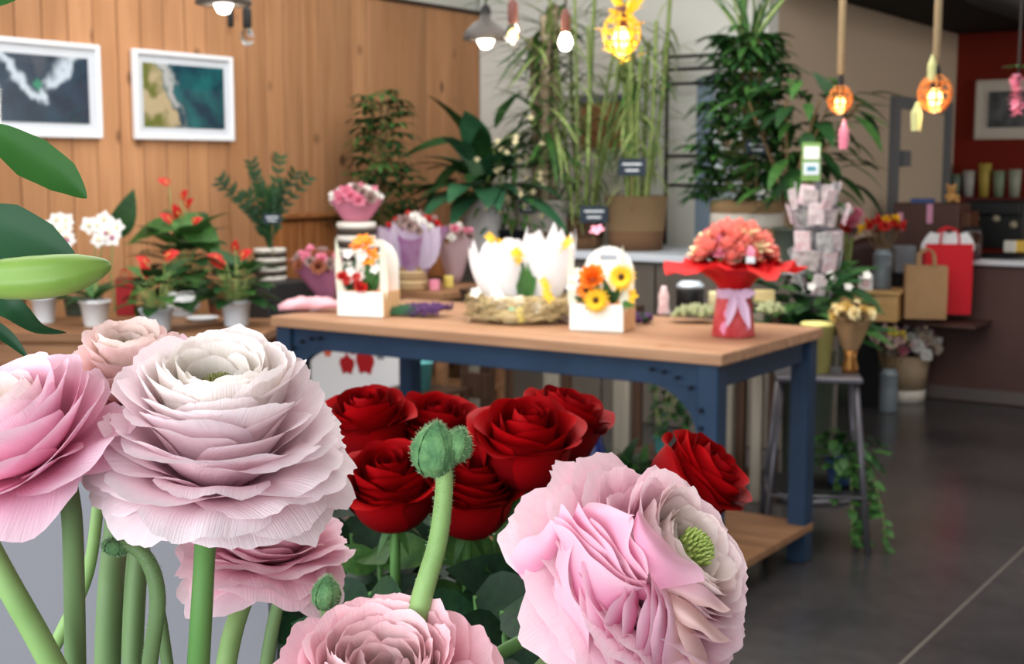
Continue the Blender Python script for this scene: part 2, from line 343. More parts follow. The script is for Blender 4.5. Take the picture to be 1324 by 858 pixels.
# the two framed coast photographs on the wood wall
def sea_print(name, kind):
    m = bpy.data.materials.new(name); m.use_nodes = True; N = m.node_tree.nodes; L = m.node_tree.links; b = N['Principled BSDF']; b.inputs['Roughness'].default_value = .3
    tc = N.new('ShaderNodeTexCoord'); sx = N.new('ShaderNodeSeparateXYZ'); L.new(tc.outputs['Object'], sx.inputs[0])
    nz = N.new('ShaderNodeTexNoise'); nz.inputs['Scale'].default_value = 9; nz.inputs['Detail'].default_value = 8; L.new(tc.outputs['Object'], nz.inputs['Vector'])
    base = N.new('ShaderNodeValToRGB'); base.color_ramp.elements[0].position = .35; base.color_ramp.elements[1].position = .68
    base.color_ramp.elements[0].color = rgb(22, 44, 66) if kind == 1 else rgb(18, 62, 80); base.color_ramp.elements[1].color = rgb(38, 66, 88) if kind == 1 else rgb(30, 112, 116)
    L.new(nz.outputs['Fac'], base.inputs[0])
    def mth(op, a, bb=None):
        n = N.new('ShaderNodeMath'); n.operation = op
        for i, q in enumerate((a, bb)):
            if q is None: continue
            if isinstance(q, (int, float)): n.inputs[i].default_value = q
            else: L.new(q, n.inputs[i])
        return n.outputs[0]
    def ramp(x, p0, p1):
        r = N.new('ShaderNodeMapRange'); r.inputs[1].default_value = p0; r.inputs[2].default_value = p1; r.interpolation_type = 'SMOOTHSTEP'; L.new(x, r.inputs[0]); return r.outputs[0]
    def mix(f, a, c):
        n = N.new('ShaderNodeMix'); n.data_type = 'RGBA'; L.new(f, n.inputs[0]); L.new(a, n.inputs[6]); n.inputs[7].default_value = rgb(*c); return n.outputs[2]
    x, y = sx.outputs['Y'], sx.outputs['Z']; src = base.outputs[0]
    wob = mth('MULTIPLY', mth('SUBTRACT', nz.outputs['Fac'], .5), .34)
    if kind == 1:      # white surf in a V below a grey rock, sand at the top edge
        yv = mth('SUBTRACT', mth('ADD', y, wob), mth('MULTIPLY', mth('ABSOLUTE', mth('ADD', x, .02)), 1.05))
        src = mix(ramp(yv, .02, .08), src, (70, 78, 92))
        src = mix(mth('MULTIPLY', ramp(mth('ABSOLUTE', mth('ADD', yv, .04)), .07, .01), ramp(nz.outputs['Fac'], .34, .56)), src, (206, 220, 234))
        src = mix(mth('MULTIPLY', ramp(mth('ADD', y, mth('MULTIPLY', wob, .4)), .145, .175), ramp(mth('ABSOLUTE', mth('SUBTRACT', x, .04)), .16, .1)), src, (184, 160, 140))
        src = mix(ramp(mth('ADD', mth('ABSOLUTE', mth('ADD', x, .02)), mth('ABSOLUTE', mth('SUBTRACT', y, .02))), .04, .02), src, (50, 140, 110))
    else:              # green and sandy shore on the left, a line of surf, teal water
        xv = mth('ADD', mth('SUBTRACT', x, mth('MULTIPLY', y, -.25)), wob)
        src = mix(mth('MULTIPLY', ramp(mth('ABSOLUTE', mth('ADD', xv, .07)), .05, .01), ramp(nz.outputs['Fac'], .4, .55)), src, (190, 190, 190))
        src = mix(ramp(xv, -.10, -.13), src, (196, 178, 142))
        src = mix(mth('MULTIPLY', ramp(xv, -.10, -.18), ramp(nz.outputs['Fac'], .45, .6)), src, (112, 118, 50))
    L.new(src, b.inputs['Base Color']); return m
def framed(label, v0, v1, z0, z1, kind):
    w, h = v1-v0, z1-z0; t = rthing('framed_coast_photograph', label, 'picture', UW+.006, (v0+v1)/2, (z0+z1)/2, 'framed coast photographs on the plank wall')
    fw = .026; wm = mat('white_frame', (234, 236, 240), .4)
    for s in (-1, 1):
        MB().bbox((.016, s*(w/2-fw/2), 0), (.032, fw, h), .004).build('frame_bar', wm, t); MB().bbox((.016, 0, s*(h/2-fw/2)), (.032, w-2*fw, fw), .004).build('frame_bar', wm, t)
    MB().box((.008, 0, 0), (.012, w-2*fw, h-2*fw)).build('mat_board', mat('white_mount', (226, 232, 240), .6), t)
    k = .045 if kind == 1 else .04
    MB().box((.0155, 0, 0), (.004, w-2*fw-2*k, h-2*fw-2*k)).build('print', sea_print('coast_print_%d' % kind, kind), t)
    MB().box((.024, 0, 0), (.002, w-2*fw, h-2*fw)).build('glazing', M_GLZ, t)
M_GLZ = bpy.data.materials.new('picture_glazing'); M_GLZ.use_nodes = True
_n = M_GLZ.node_tree.nodes; _l = M_GLZ.node_tree.links; _g = _n.new('ShaderNodeBsdfGlossy'); _g.inputs['Roughness'].default_value = .02
_t = _n.new('ShaderNodeBsdfTransparent'); _x = _n.new('ShaderNodeMixShader'); _x.inputs[0].default_value = .06
_l.new(_t.outputs[0], _x.inputs[1]); _l.new(_g.outputs[0], _x.inputs[2]); _l.new(_x.outputs[0], _n['Material Output'].inputs[0])
def wallpt(px, py):                          # where a pixel's ray meets the wood wall
    a = at(px, py, 1.0); k = (UW+.02)/(a.x*UX + a.y*UY); return (a.x*VX + a.y*VY)*k, CAMH + (a.z-CAMH)*k
v0, z0 = wallpt(174, 180); v1, z1 = wallpt(299, 74)
framed('framed aerial photograph of teal sea beside a green shore', v0, v1, z0, z1, 2)
w_ = v1-v0; v1b, _ = wallpt(127, 58)
framed('framed aerial photograph of white surf swirling around a grey rock', v1b-w_, v1b, z0, z1, 1)
# aged wooden panelling, waist high, in the corner of the wood wall
va, zt = wallpt(352, 278); vb, _ = wallpt(452, 270)
wn = rthing('wooden_wainscot', 'aged waist-high wooden panelling with a ledge along the plank wall behind the plant table', 'panelling', UW+.05, (va+vb)/2, 0)
n = 9; pw = (vb+.7-va)/n
wm = MB().bbox((0, 0, zt/2-.02), (.06, pw-.006, zt-.04), .006).mesh('plank', M_WAINS, False)
for k in range(n): put(wm, 'plank', wn, Matrix.Translation((.0, -(vb-va)/2 + pw*(k+.5), 0)))
MB().bbox((.01, .35, zt-.01), (.1, vb-va+.7, .03), .006).build('ledge', M_WAINS, wn)
# ------------------------------------------------------------------ plants and their parts
M_LEAFD = mat('leaf_dark', (36, 74, 34), .5, c2=(24, 56, 28), scale=6, rnd=.25, trans=.12, spec=.25)
M_LEAFM = mat('leaf_mid', (70, 116, 48), .5, c2=(44, 82, 42), scale=6, rnd=.25, trans=.15)
M_LEAFL = mat('leaf_light', (172, 186, 120), .5, c2=(122, 150, 82), scale=6, rnd=.25, trans=.2)
M_LEAFB = mat('leaf_bluegreen', (62, 112, 76), .42, c2=(42, 88, 62), scale=5, rnd=.2, trans=.1)
M_CANE = mat('green_cane', (112, 142, 74), .5, c2=(152, 162, 98), scale=12, stretch=(1, 1, 4))
M_BARK = mat('mottled_bark', (112, 92, 70), .8, c2=(172, 158, 134), scale=24, bump=.3)
M_BROWNST = mat('brown_stalk', (104, 82, 54), .8, c2=(134, 110, 76), scale=30)
M_JUTE = mat('jute_weave', (176, 146, 108), .9, c2=(150, 120, 84), scale=90, stretch=(1, 1, 3), bump=.5)
M_JUTEB = mat('brown_weave', (116, 86, 62), .9, c2=(96, 70, 50), scale=90, stretch=(1, 1, 3), bump=.5)
M_ROPEW = mat('white_rope', (226, 220, 210), .85, c2=(206, 198, 186), scale=70, bump=.3)
M_GREENPOT = mat('grey_green_glaze', (92, 102, 88), .4, c2=(80, 90, 78), scale=5)
M_SLATE = mat('slate_tag', (40, 52, 66), .6); M_CHALK = mat('chalk', (220, 226, 230), .8)
M_REDF = mat('red_flower', (204, 44, 40), .45, c2=(180, 30, 30), scale=10, trans=.1)
M_WHITEF = mat('white_flower', (244, 242, 238), .5, trans=.25); M_YELF = mat('yellow_flower', (246, 196, 40), .5, trans=.15)
M_ORF = mat('orange_flower', (244, 130, 34), .5, c2=(250, 152, 50), scale=30, trans=.15); M_PINKF = mat('pink_flower', (226, 130, 160), .55, c2=(238, 164, 184), scale=20, trans=.15)
M_CREAMF = mat('cream_flower', (240, 226, 180), .55, trans=.15); M_PURPF = mat('purple_flower', (96, 58, 110), .7, c2=(66, 40, 84), scale=50)
M_SALMF = mat('salmon_flower', (240, 132, 122), .5, c2=(248, 170, 156), scale=25, trans=.15); M_DRIED = mat('dried_mauve', (150, 124, 126), .9, c2=(176, 150, 140), scale=40)
M_SPADIX = mat('spadix', (232, 190, 110), .6); M_DISC = mat('dark_disc', (66, 34, 18), .8)
heart = MB().leaf((0, 0, 0), (1, 0, 0), (0, 0, 1), 1, .72, .28, .12, 6)
for q in (-1, 1): heart.add([(0, 0, 0), (-.16, q*.16, .01), (-.02, q*.33, .03), (.22, q*.34, .02)], [(0, 1, 2, 3)] if q > 0 else [(3, 2, 1, 0)])
ME = dict(heartD=heart.mesh('leaf', M_LEAFD), heartM=heart.mesh('leaf', M_LEAFM), heartR=heart.mesh('spathe', M_REDF),
    lanceD=MB().leaf((0, 0, 0), (1, 0, 0), (0, 0, 1), 1, .34, .45, .18, 7).mesh('leaf', M_LEAFD), lanceB=MB().leaf((0, 0, 0), (1, 0, 0), (0, 0, 1), 1, .46, .45, .16, 7).mesh('leaf', M_LEAFB),
    lanceM=MB().leaf((0, 0, 0), (1, 0, 0), (0, 0, 1), 1, .3, .35, .18, 6).mesh('leaf', M_LEAFM),
    strap=MB().leaf((0, 0, 0), (1, 0, 0), (0, 0, 1), 1, .11, .55, .2, 8).mesh('leaf', M_LEAFM), strapL=MB().leaf((0, 0, 0), (1, 0, 0), (0, 0, 1), 1, .07, .45, .2, 7).mesh('leaf', M_LEAFL),
    strapLM=MB().leaf((0, 0, 0), (1, 0, 0), (0, 0, 1), 1, .075, .5, .2, 7).mesh('leaf', M_LEAFM))
def palm_mesh(m, n=7):
    mb = MB()
    for k in range(n):
        a = (k/(n-1)-.5)*4.2; mb.leaf((.12*math.cos(a), .12*math.sin(a), 0), (math.cos(a), math.sin(a), .12), (0, 0, 1), .8 if abs(a) < 1.2 else .62, .27, .5, .12, 4)
    mb.tube([(-.5, 0, -.12), (-.2, 0, .02), (.1, 0, 0)], .014, 4); return mb.mesh('leaf', m)
ME['palmD'] = palm_mesh(M_LEAFD); ME['palmM'] = palm_mesh(M_LEAFM)
def petals(n, r, m, cup=.2, w=.6, inner=.1, layers=1, name='bloom'):
    mb = MB()
    for l in range(layers):
        for k in range(n):
            a = 2*PI*(k+.5*l)/n; mb.leaf((inner*r*math.cos(a), inner*r*math.sin(a), .1*r*l), (math.cos(a), math.sin(a), cup+.5*l), (0, 0, 1), r*(1-.2*l), r*w, .15, .15, 4)
    return mb.mesh(name, m)
def ruff(r, m, seed, n=9, layers=3, name='bloom'):
    """a many-petalled round bloom"""
    rg = random.Random(seed); mb = MB()
    for l in range(layers):
        el = .15 + 1.1*l/max(1, layers-1)
        for k in range(n-2*l):
            a = 2*PI*k/(n-2*l) + l*.4; d = Vector((math.cos(a)*math.cos(el), math.sin(a)*math.cos(el), math.sin(el)))
            mb.leaf(d*r*.15, d, Vector((-math.cos(a)*math.sin(el), -math.sin(a)*math.sin(el), math.cos(el))), r*rg.uniform(.8, 1), r*.75, -.25, .15, 4)
    return mb.mesh(name, m)
def pot(t, rt, rb, h, m, name='pot', soil=True, n=24, rim=.004, label=None):
    o = MB().lathe([(1e-5, 0), (rb*.96, 0), (rb, .004), (rt-.002, h-.012), (rt+rim, h-.012), (rt+rim, h), (rt-.006, h), (rt-.012, h-.02), (rb*.9, .02), (1e-5, .02)], n).build(name, m, t, True, label=label)
    if soil: MB().lathe([(1e-5, h-.016), (rt-.014, h-.022)], 16).build('soil', M_SOIL, t)
    return o
def striped(t, r, h, n=7, ma=None, mb_=None, name='basket', waist=0.0):
    """a basket of stacked coils, each ring of its own colour"""
    for k in range(n):
        z0, z1 = h*k/n, h*(k+1)/n; rr = r*(1 - waist*math.sin(PI*(k+.5)/n))
        MB().lathe([(rr*.93, z0), (rr, z0+(z1-z0)*.2), (rr*1.01, (z0+z1)/2), (rr, z1-(z1-z0)*.15), (rr*.93, z1)], 24).build('coil', ma if k % 2 == 0 else mb_, t, True)
    MB().lathe([(1e-5, .01), (r*.9, .01)], 16).build('basket_floor', mb_, t)
def pricetag(t, p, w=.09, h=.05, stick=.12, m=None):
    q = Vector(p); a = MB().bbox(q, (w, .006, h), .002).build('price_tag', m or M_SLATE, t)
    for k in range(2): MB().box(q + Vector((0, -.004, h*(.18-.36*k))), (w*(.7-.2*k), .002, h*.12)).build('chalk_line', M_CHALK, a)
    MB().tube([q + Vector((0, 0, -h/2)), q + Vector((0, 0, -h/2-stick))], .003, 5).build('tag_stick', M_BROWNST, t)
def away(p, y): return Vector((p.x*y/p.y, y, p.z))
S_ = lambda Y: Y/FPX
# ---- pendant lamps
M_BULBW = mat('bulb_white', (255, 250, 232), .3, emit=9); M_BULBO = mat('bulb_amber', (255, 196, 110), .3, emit=6); M_CLAY = mat('brown_socket', (104, 62, 54), .5)
M_SHADE = mat('grey_shade', (72, 68, 66), .45, metal=.3); M_ROPE = mat('rope_cord', (184, 164, 130), .9, c2=(160, 140, 108), scale=200); M_CORD = mat('dark_cord', (44, 38, 34), .7)
M_WICKER = mat('rattan', (206, 132, 66), .6, trans=.3)
def lamp(label, px, py, Y, kind, rbulb, group, extra=None):
    p = at(px, py, Y); t = thing('pendant_lamp', label, 'lamp', p, group=group); top = ZC-p.z
    clear = kind in ('clear', 'empty')
    if kind != 'empty':
        mb = MB(); mb.lathe([(1e-5, -rbulb), (rbulb*.6, -rbulb*.8), (rbulb, 0), (rbulb*.85, rbulb*.7), (rbulb*.45, rbulb*1.5), (rbulb*.4, rbulb*1.9)], 16)
        mb.build('bulb', M_GLASS if clear or kind == 'filament' else (M_BULBO if kind in ('cage', 'yellow') else M_BULBW), t, True)
    if kind == 'filament': MB().lathe([(1e-5, -rbulb*.7), (rbulb*.5, -rbulb*.2), (rbulb*.4, rbulb*.4), (1e-5, rbulb*.8)], 10).build('filament', M_BULBO, t, True)
    zs = rbulb*1.7 if kind != 'empty' else -.03
    MB().lathe([(rbulb*.45, zs-.01), (rbulb*.62, zs), (rbulb*.62, zs+.06), (rbulb*.4, zs+.075), (1e-5, zs+.08)], 14).build('socket', M_CLAY if kind in ('socket', 'filament', 'yellow') else M_BLACK, t, True)
    MB().tube([(0, 0, zs+.075), (0, 0, top)], .014 if kind == 'cage' else .004, 8).build('cord', M_ROPE if kind == 'cage' else M_CORD, t, True)
    if kind == 'shade':
        r = .088; MB().lathe([(r, .0), (r*1.02, .006), (r*.9, .035), (r*.55, .065), (r*.25, .08), (r*.22, .12), (r*.18, .12), (r*.22, .078), (r*.5, .06), (r*.85, .03), (r*.97, .002)], 28).build('lamp_shade', M_SHADE, t, True)
    if kind in ('cage', 'yellow'):
        R = rbulb*(2.3 if kind == 'cage' else 2.2); n = 7
        for k in range(n):
            a = 2*PI*k/n; MB().tube([(R*math.sin(PI*i/8)*math.cos(a), R*math.sin(PI*i/8)*math.sin(a), R*.35 - R*1.1*math.cos(PI*i/8)) for i in range(9)], .0045, 6).build('cage_bar', M_WICKER if kind == 'cage' else MATS['yellow_flower'], t, True)
        for zz in (-.45, .1, .65): rr = R*math.sqrt(max(.1, 1-(zz/1.1)**2)); MB().tube([(rr*math.cos(i*PI/10), rr*math.sin(i*PI/10), R*.35+R*zz) for i in range(21)], .004, 5, False).build('cage_ring', M_WICKER if kind == 'cage' else MATS['yellow_flower'], t, True)
    l = bpy.data.lights.new('bulb_light', 'POINT'); 
    if kind not in ('clear', 'empty'):
        l.energy = 4 if kind != 'cage' else 3; l.color = (1, .72, .4) if kind in ('cage', 'yellow', 'filament') else (1, .9, .72); l.shadow_soft_size = rbulb
        o = bpy.data.objects.new('bulb_light', l); COL.objects.link(o); o.location = p - Vector((0, 0, rbulb*1.6))
    return t, p
lamp('pendant lamp with grey disc shade at the top edge by the framed photographs', 289, 6, 4.4, 'shade', .03, 'pendant lamps over the shop')
lamp('empty dark lamp socket on a cord before the wood wall', 298, 22, 5.6, 'empty', .022, 'pendant lamps over the shop')
lamp('unlit clear bulb on a cord before the wood wall', 320, 50, 5.6, 'clear', .03, 'pendant lamps over the shop')
t, p = lamp('pendant lamp with grey dome shade at the end of the wood wall', 628, 52, 5.4, 'shade', .034, 'pendant lamps over the shop')
for k in range(12): put(ME['strap'], 'leaf', t, orient((0, 0, .13+.006*k), (math.cos(k*2.4), math.sin(k*2.4), .5), (0, 0, 1), .12))
lamp('bare amber filament bulb in a brown socket beside the dome shade lamp', 663, 46, 5.0, 'filament', .03, 'pendant lamps over the shop')
lamp('bare round bulb in a brown socket between the tall plants', 731, 56, 5.0, 'socket', .026, 'pendant lamps over the shop')
t, p = lamp('glowing yellow basket lamp with yellow petals in front of the tall plants', 803, 52, 4.8, 'yellow', .03, 'pendant lamps over the shop')
for k in range(9): put(petals(2, .05, M_YELF, .1, .7), 'petal', t, orient((.045*math.cos(k*2.4), .045*math.sin(k*2.4), .02*(k-3)), (math.cos(k*2.4), math.sin(k*2.4), .4), (0, 0, 1), 1))
for k in range(5): MB().leaf((.02, 0, .08), (math.cos(k*1.3), math.sin(k*1.3), 1.2), (0, -1, 0), .12, .02, .3).build('ribbon', M_YELF, t)
def tassel(t, p, h, r, m, name='tassel'):
    mb = MB()
    for k in range(26):
        a = k*2.4; rr = r*math.sqrt((k % 9)/9); mb.tube([(p[0], p[1], p[2]), (p[0]+rr*math.cos(a), p[1]+rr*math.sin(a), p[2]-h*.4), (p[0]+rr*math.cos(a)*.8, p[1]+rr*math.sin(a)*.8, p[2]-h)], .0035, 4)
    mb.build(name, m, t, kind='stuff')
t, p = lamp('small rattan cage lamp on a beige cord with a pink tassel over the leafy tree', 1086, 134, 5.2, 'cage', .02, 'pendant lamps over the shop'); tassel(t, (.015, -.02, -.06), .11, .018, M_PINKF); put(ME['lanceD'], 'leaf', t, orient((-.02, 0, .02), (-.5, 0, .7), (0, -1, 0), .13))
t, p = lamp('rattan cage lamp on a thick rope with pale green tassels by the grey door', 1209, 128, 4.8, 'cage', .025, 'pendant lamps over the shop'); mt = mat('pale_green_tassel', (196, 196, 140), .8); tassel(t, (-.065, -.01, -.01), .1, .018, mt); tassel(t, (-.02, -.02, .15), .09, .014, mt)
t = thing('hanging_blossom', 'pink hanging blossom spray with green top at the right edge', 'flowers', at(1316, 118, 4.6))
rg = random.Random(4); pb = petals(5, .016, M_PINKF, .3, .9)
for k in range(46): z = .05 - .13*(k/45); put(pb, 'blossom', t, orient((rg.uniform(-.022, .022)*(1.1-k/60), rg.uniform(-.022, .022), z), (rg.uniform(-1, 1), rg.uniform(-1, 1), rg.uniform(-.3, .6)), (0, 0, 1), 1))
for k in range(9): put(ME['lanceM'], 'leaf', t, orient((0, 0, .08), (math.cos(k*2.4), math.sin(k*2.4), .3), (0, 0, 1), .06))
MB().tube([(0, 0, .03), (0, 0, ZC - t.location.z)], .004, 6).build('cord', M_CORD, t)
# ---- the work table
def u2w(u, v, z): return uv2(u, v, z)
TU0, TU1, TV0, TV1 = -3.86, -1.86, 3.97, 4.86
tb = thing('work_table', 'long work table with a plank top on a blue bolted steel frame', 'table', uv2((TU0+TU1)/2, (TV0+TV1)/2, 0), RZ)
LU, LV = TU1-TU0, TV1-TV0
for k in range(5): MB().bbox((0, -LV/2 + LV/5*(k+.5), .878), (LU, LV/5-.002, .04), .003).build('top_plank', M_TABLE, tb)
IU, IV = LU/2-.055, LV/2-.05
for s in (-1, 1):
    MB().bbox((0, s*IV, .815), (2*IU, .03, .085), .003).build('frame_rail', M_BLUE, tb); MB().bbox((s*(IU), 0, .815), (.03, 2*IV-.03, .085), .003).build('frame_rail', M_BLUE, tb)
    for s2 in (-1, 1):
        MB().bbox((s*IU, s2*IV, .43), (.075, .075, .86), .004).build('leg', M_BLUE, tb)
        if s2 < 0:                        # gusset plate with a round cut-out and bolts
            g = MB(); R_ = .2; vs = []; cx_, cz_ = s*(IU-.04), .775
            for i in range(9):
                a = PI/2*i/8; vs.append((cx_ - s*R_*(1-math.sin(a)), 0, cz_ - R_*(1-math.cos(a))))
            outer = [(cx_, 0, cz_-R_), (cx_, 0, cz_), (cx_ - s*R_, 0, cz_)]
            V = []; yy = s2*IV
            ring = [(v_[0], v_[2]) for v_ in vs]
            # vs runs along the arc from the rail end to the leg end
            F = []
            for y_ in (yy-.018, yy+.012):
                V += [(cx_, y_, cz_)] + [(x_, y_, z_) for x_, z_ in ring]
            m_ = len(ring)+1
            for i in range(1, m_-1): F += [(0, i, i+1), (m_, m_+i+1, m_+i), (i, m_+i, m_+i+1, i+1)]
            gp_ = g.add(V, F).build('gusset_plate', M_BLUE, tb)
            for bx, bz in ((-.02, -.0), (-.07, .03), (-.12, .045), (-.165, .05), (0.02, -.07), (.02, -.13)):
                MB().tube([(cx_ + s*bx, yy-.034, cz_+bz), (cx_ + s*bx, yy-.05, cz_+bz)], .008, 6).build('bolt', M_NAVY, tb)
MB().bbox((0, 0, .13), (LU-.03, LV-.02, .03), .003).build('lower_shelf', M_BENCH, tb)
# ---- weathered boards standing behind the table (front of the plant ledge)
LZ = .995; LV0, LV1 = 6.9, 7.75; LU0, LU1 = -5.08, -3.32
lg = thing('plant_ledge', 'long plant ledge with a white top and a grey front along the white wall', 'ledge', uv2((LU0+LU1)/2, (LV0+LV1)/2, 0), RZ)
lu, lv = LU1-LU0, LV1-LV0
MB().bbox((0, 0, LZ-.02), (lu+.04, lv+.04, .04), .004).build('ledge_top', mat('pale_ledge', (206, 214, 224), .4), lg)
gf = mat('grey_front', (104, 97, 90), .6, c2=(94, 87, 80), scale=4)
for k in range(5): MB().bbox((-lu/2+lu/5*(k+.5), -lv/2+.03, LZ/2-.02), (lu/5-.012, .02, LZ-.05), .003).build('front_panel', gf, lg)
for s in (-1, 1): MB().bbox((s*(lu/2-.02), .0, LZ/2-.02), (.03, lv-.06, LZ-.05), .003).build('side_panel', gf, lg)
ps = thing('pallet_screen', 'row of upright weathered boards standing behind the work table', 'screen', uv2(-3.1, 5.5, 0), RZ)
pv = 5.5
for px in (614, 714, 805, 938, 980):
    a = at(px, 500, 1.0); k = pv/(a.x*VX+a.y*VY); u = (a.x*UX+a.y*UY)*k + 3.1
    MB().bbox((u, 0, .44), (.085 if px < 970 else .05, .03, .84), .003).build('board', M_GREYW, ps)
    MB().bbox((u+.065, .03, .44), (.045, .03, .84), .003).build('dark_board', M_DARKW, ps)
MB().bbox((0, .05, .78), (1.5, .02, .07), .003).build('cross_rail', M_DARKW, ps); MB().bbox((0, .05, .12), (1.5, .02, .07), .003).build('cross_rail', M_DARKW, ps)
# ---- things on the table
TZ = .9
def ont(px, py): return atz(px, py, TZ)
def flowerbox(label, px, py, seed, flowers):
    t = thing('flower_box', label, 'flower box', ont(px, py), RZ*.62, 'white arched flower boxes on the work table'); wm = mat('white_box', (238, 244, 240), .6); km = mat('kraft_side', (200, 160, 118), .7)
    w, d, h = .205, .15, .1
    MB().bbox((0, 0, h/2), (w, .008, h), .002).build('front_panel', wm, t); MB().bbox((w/2, d/2, h/2), (.006, d, h), .002).build('side_panel', km, t, label='kraft brown side panel'); MB().bbox((-w/2, d/2, h/2), (.006, d, h), .002).build('side_panel', km, t)
    MB().box((0, d/2, .01), (w-.01, d, .01)).build('base_panel', wm, t)
    # arched back with a slot for the hand
    n = 12; V = []; F = []; rr = w/2-.004; sl = .034
    prof = [(rr, 0), (rr, .2)] + [(rr*math.cos(PI*i/n), .2 + rr*math.sin(PI*i/n)*1.05) for i in range(1, n)] + [(-rr, .2), (-rr, 0)]
    hole = []
    for (x, z) in prof:
        hx = max(-sl, min(sl, x*.6)); hz = .262 + max(-.011, min(.011, (z-.262)*.5)); hole.append((hx, hz))
    for yy in (d-.004, d+.004):
        V += [(x, yy, z) for x, z in prof] + [(x, yy, z) for x, z in hole]
    m_ = len(prof)
    for i in range(m_):
        j = (i+1) % m_; F += [(i, j, m_+j, m_+i), (2*m_+j, 2*m_+i, 3*m_+i, 3*m_+j), (j, i, 2*m_+i, 2*m_+j)]
    MB().add(V, F).build('back_panel', wm, t)
    MB().box((0, d/2, h-.012), (w-.012, d-.01, .008)).build('orange_lining', mat('orange_lining', (222, 116, 40), .7), t, label='orange paper lining')
    for sg in (-1, 1): MB().leaf((sg*.1, .02, .05), (0, 0, 1), (0, -1, .1), .27, .035, -.12, .1, 6).build('ribbon_strip', mat('cream_ribbon', (232, 236, 214), .6), t)
    flowers(t, random.Random(seed)); return t
def gerbera(t, p, r, m, d=(0, -1, .35), disc=True):
    me = petals(16, r, m, .12, .32, .22, 2); o = put(me, 'gerbera', t, orient(p, Vector((1, 0, 0)), d, 1))
    if disc: MB().ball((0, 0, .01), r*.26, 7, .5).build('flower_disc', M_DISC, o, True)
    s = MB().tube([p, (p[0]*.6, .07, .09)], .004, 5).build('flower_stalk', M_CANE, t)
def fbA(t, rg):
    put(petals(7, .055, M_ORF, .35, .75, .1, 2), 'orange_bloom', t, orient((-.01, .05, .285), (1, 0, 0), (0, -.6, 1), 1)); put(petals(6, .045, M_ORF, .5, .75), 'orange_bloom', t, orient((.03, .04, .235), (1, 0, 0), (0, -.8, .5), 1))
    MB().tube([(-.01, .05, .28), (-.0, .07, .08)], .004, 5).build('flower_stalk', M_CANE, t)
    for k in range(7): put(ruff(.022, M_REDF, k, 7, 2), 'red_bloom', t, orient((rg.uniform(-.085, .03), -.005, .115+rg.uniform(0, .055)), (1, 0, 0), (rg.uniform(-.4, .4), -1, .4), 1))
    for k in range(7): put(petals(5, .024, M_WHITEF, .3, .9), 'white_bloom', t, orient((rg.uniform(-.095, .09), .02, .12+rg.uniform(0, .13)), (1, 0, 0), (rg.uniform(-.4, .4), -1, .5), 1))
    for k in range(14): put(ME['lanceM' if k % 2 else 'lanceD'], 'leaf', t, orient((rg.uniform(-.08, .08), .03, .1), (rg.uniform(-.6, .6), -.3, 1), (0, -1, .2), rg.uniform(.07, .13)))
    for k in range(3): MB().leaf((.03+.012*k, .03, .1), (.1*k-.05, -.1, 1), (0, -1, .2), .15, .03, .1).build('leaf', M_LEAFM, t)
flowerbox('white arched flower box with red and orange flowers on the table\'s far end', 466, 409, 1, fbA)
def fbB(t, rg):
    gerbera(t, (.095, .0, .2), .047, M_YELF, (.25, -1, .35)); gerbera(t, (.006, -.02, .115), .044, M_YELF, (0, -1, .3)); gerbera(t, (-.038, .0, .148), .036, M_ORF, (-.2, -1, .3))
    put(ruff(.055, M_ORF, 5, 11, 4), 'orange_ranunculus', t, orient((-.018, .01, .19), (1, 0, 0), (0, -.75, .7), 1)); put(petals(6, .03, M_YELF, .3, .7), 'yellow_bloom', t, orient((.12, .03, .13), (1, 0, 0), (.3, -1, .4), 1))
    for k in range(11): put(petals(5, .028, M_WHITEF, .3, .9), 'white_bloom', t, orient((rg.uniform(-.1, .05), .015, .12+rg.uniform(0, .1)), (1, 0, 0), (rg.uniform(-.4, .4), -1, .5), 1))
    for k in range(14): put(ME['lanceD' if k % 2 else 'lanceM'], 'leaf', t, orient((rg.uniform(-.09, .09), .02, .1), (rg.uniform(-.8, .8), -.5, rg.uniform(-.1, .9)), (0, -1, .3), rg.uniform(.06, .1)))
    put(petals(5, .03, M_PINKF, .4, .8), 'pink_bloom', t, orient((-.05, .16, .36), (1, 0, 0), (0, -.6, .8), 1))
flowerbox('white arched flower box with yellow gerberas and orange blooms at the table\'s middle', 771, 428, 2, fbB)
# lavender
def spray(mb, p, d, L, r, n, rg):
    p = Vector(p); d = Vector(d).normalized()
    for k in range(n): mb.ball(p + d*(L*k/n) + Vector((rg.uniform(-r, r), rg.uniform(-r, r), rg.uniform(-r, r)))*.5, r*rg.uniform(.7, 1.1), 4, 1.2)
t = thing('lavender_bunch', 'flat bunch of purple lavender lying on the work table', 'lavender', ont(540, 408), RZ*.5); rg = random.Random(2)
for k in range(34):
    y = rg.uniform(-.05, .05); z = rg.uniform(.008, .035); x0 = rg.uniform(-.17, -.1); dx = rg.uniform(.2, .3)
    o = MB().tube([(x0, y, z), (x0+dx*.6, y*1.3, z+.004)], .0022, 4).build('lavender_stalk', M_LEAFB, t); mb = MB(); spray(mb, (x0+dx*.45, y*1.25, z+.003), (1, y, .08), .13, .0075, 8, rg); mb.build('flower_spike', M_PURPF, t, True)
for k in range(26): MB().leaf((rg.uniform(-.17, .0), rg.uniform(-.06, .05), .01), (rg.uniform(-1, .6), rg.uniform(-.6, .6), .2), (0, 0, 1), .06, .008).build('leaf', M_LEAFB, t)
t = thing('lavender_wreath', 'dark purple lavender wreath lying around the foot of the gerbera box', 'wreath', ont(782, 418) + Vector((.0, .08, 0)), RZ*.62)
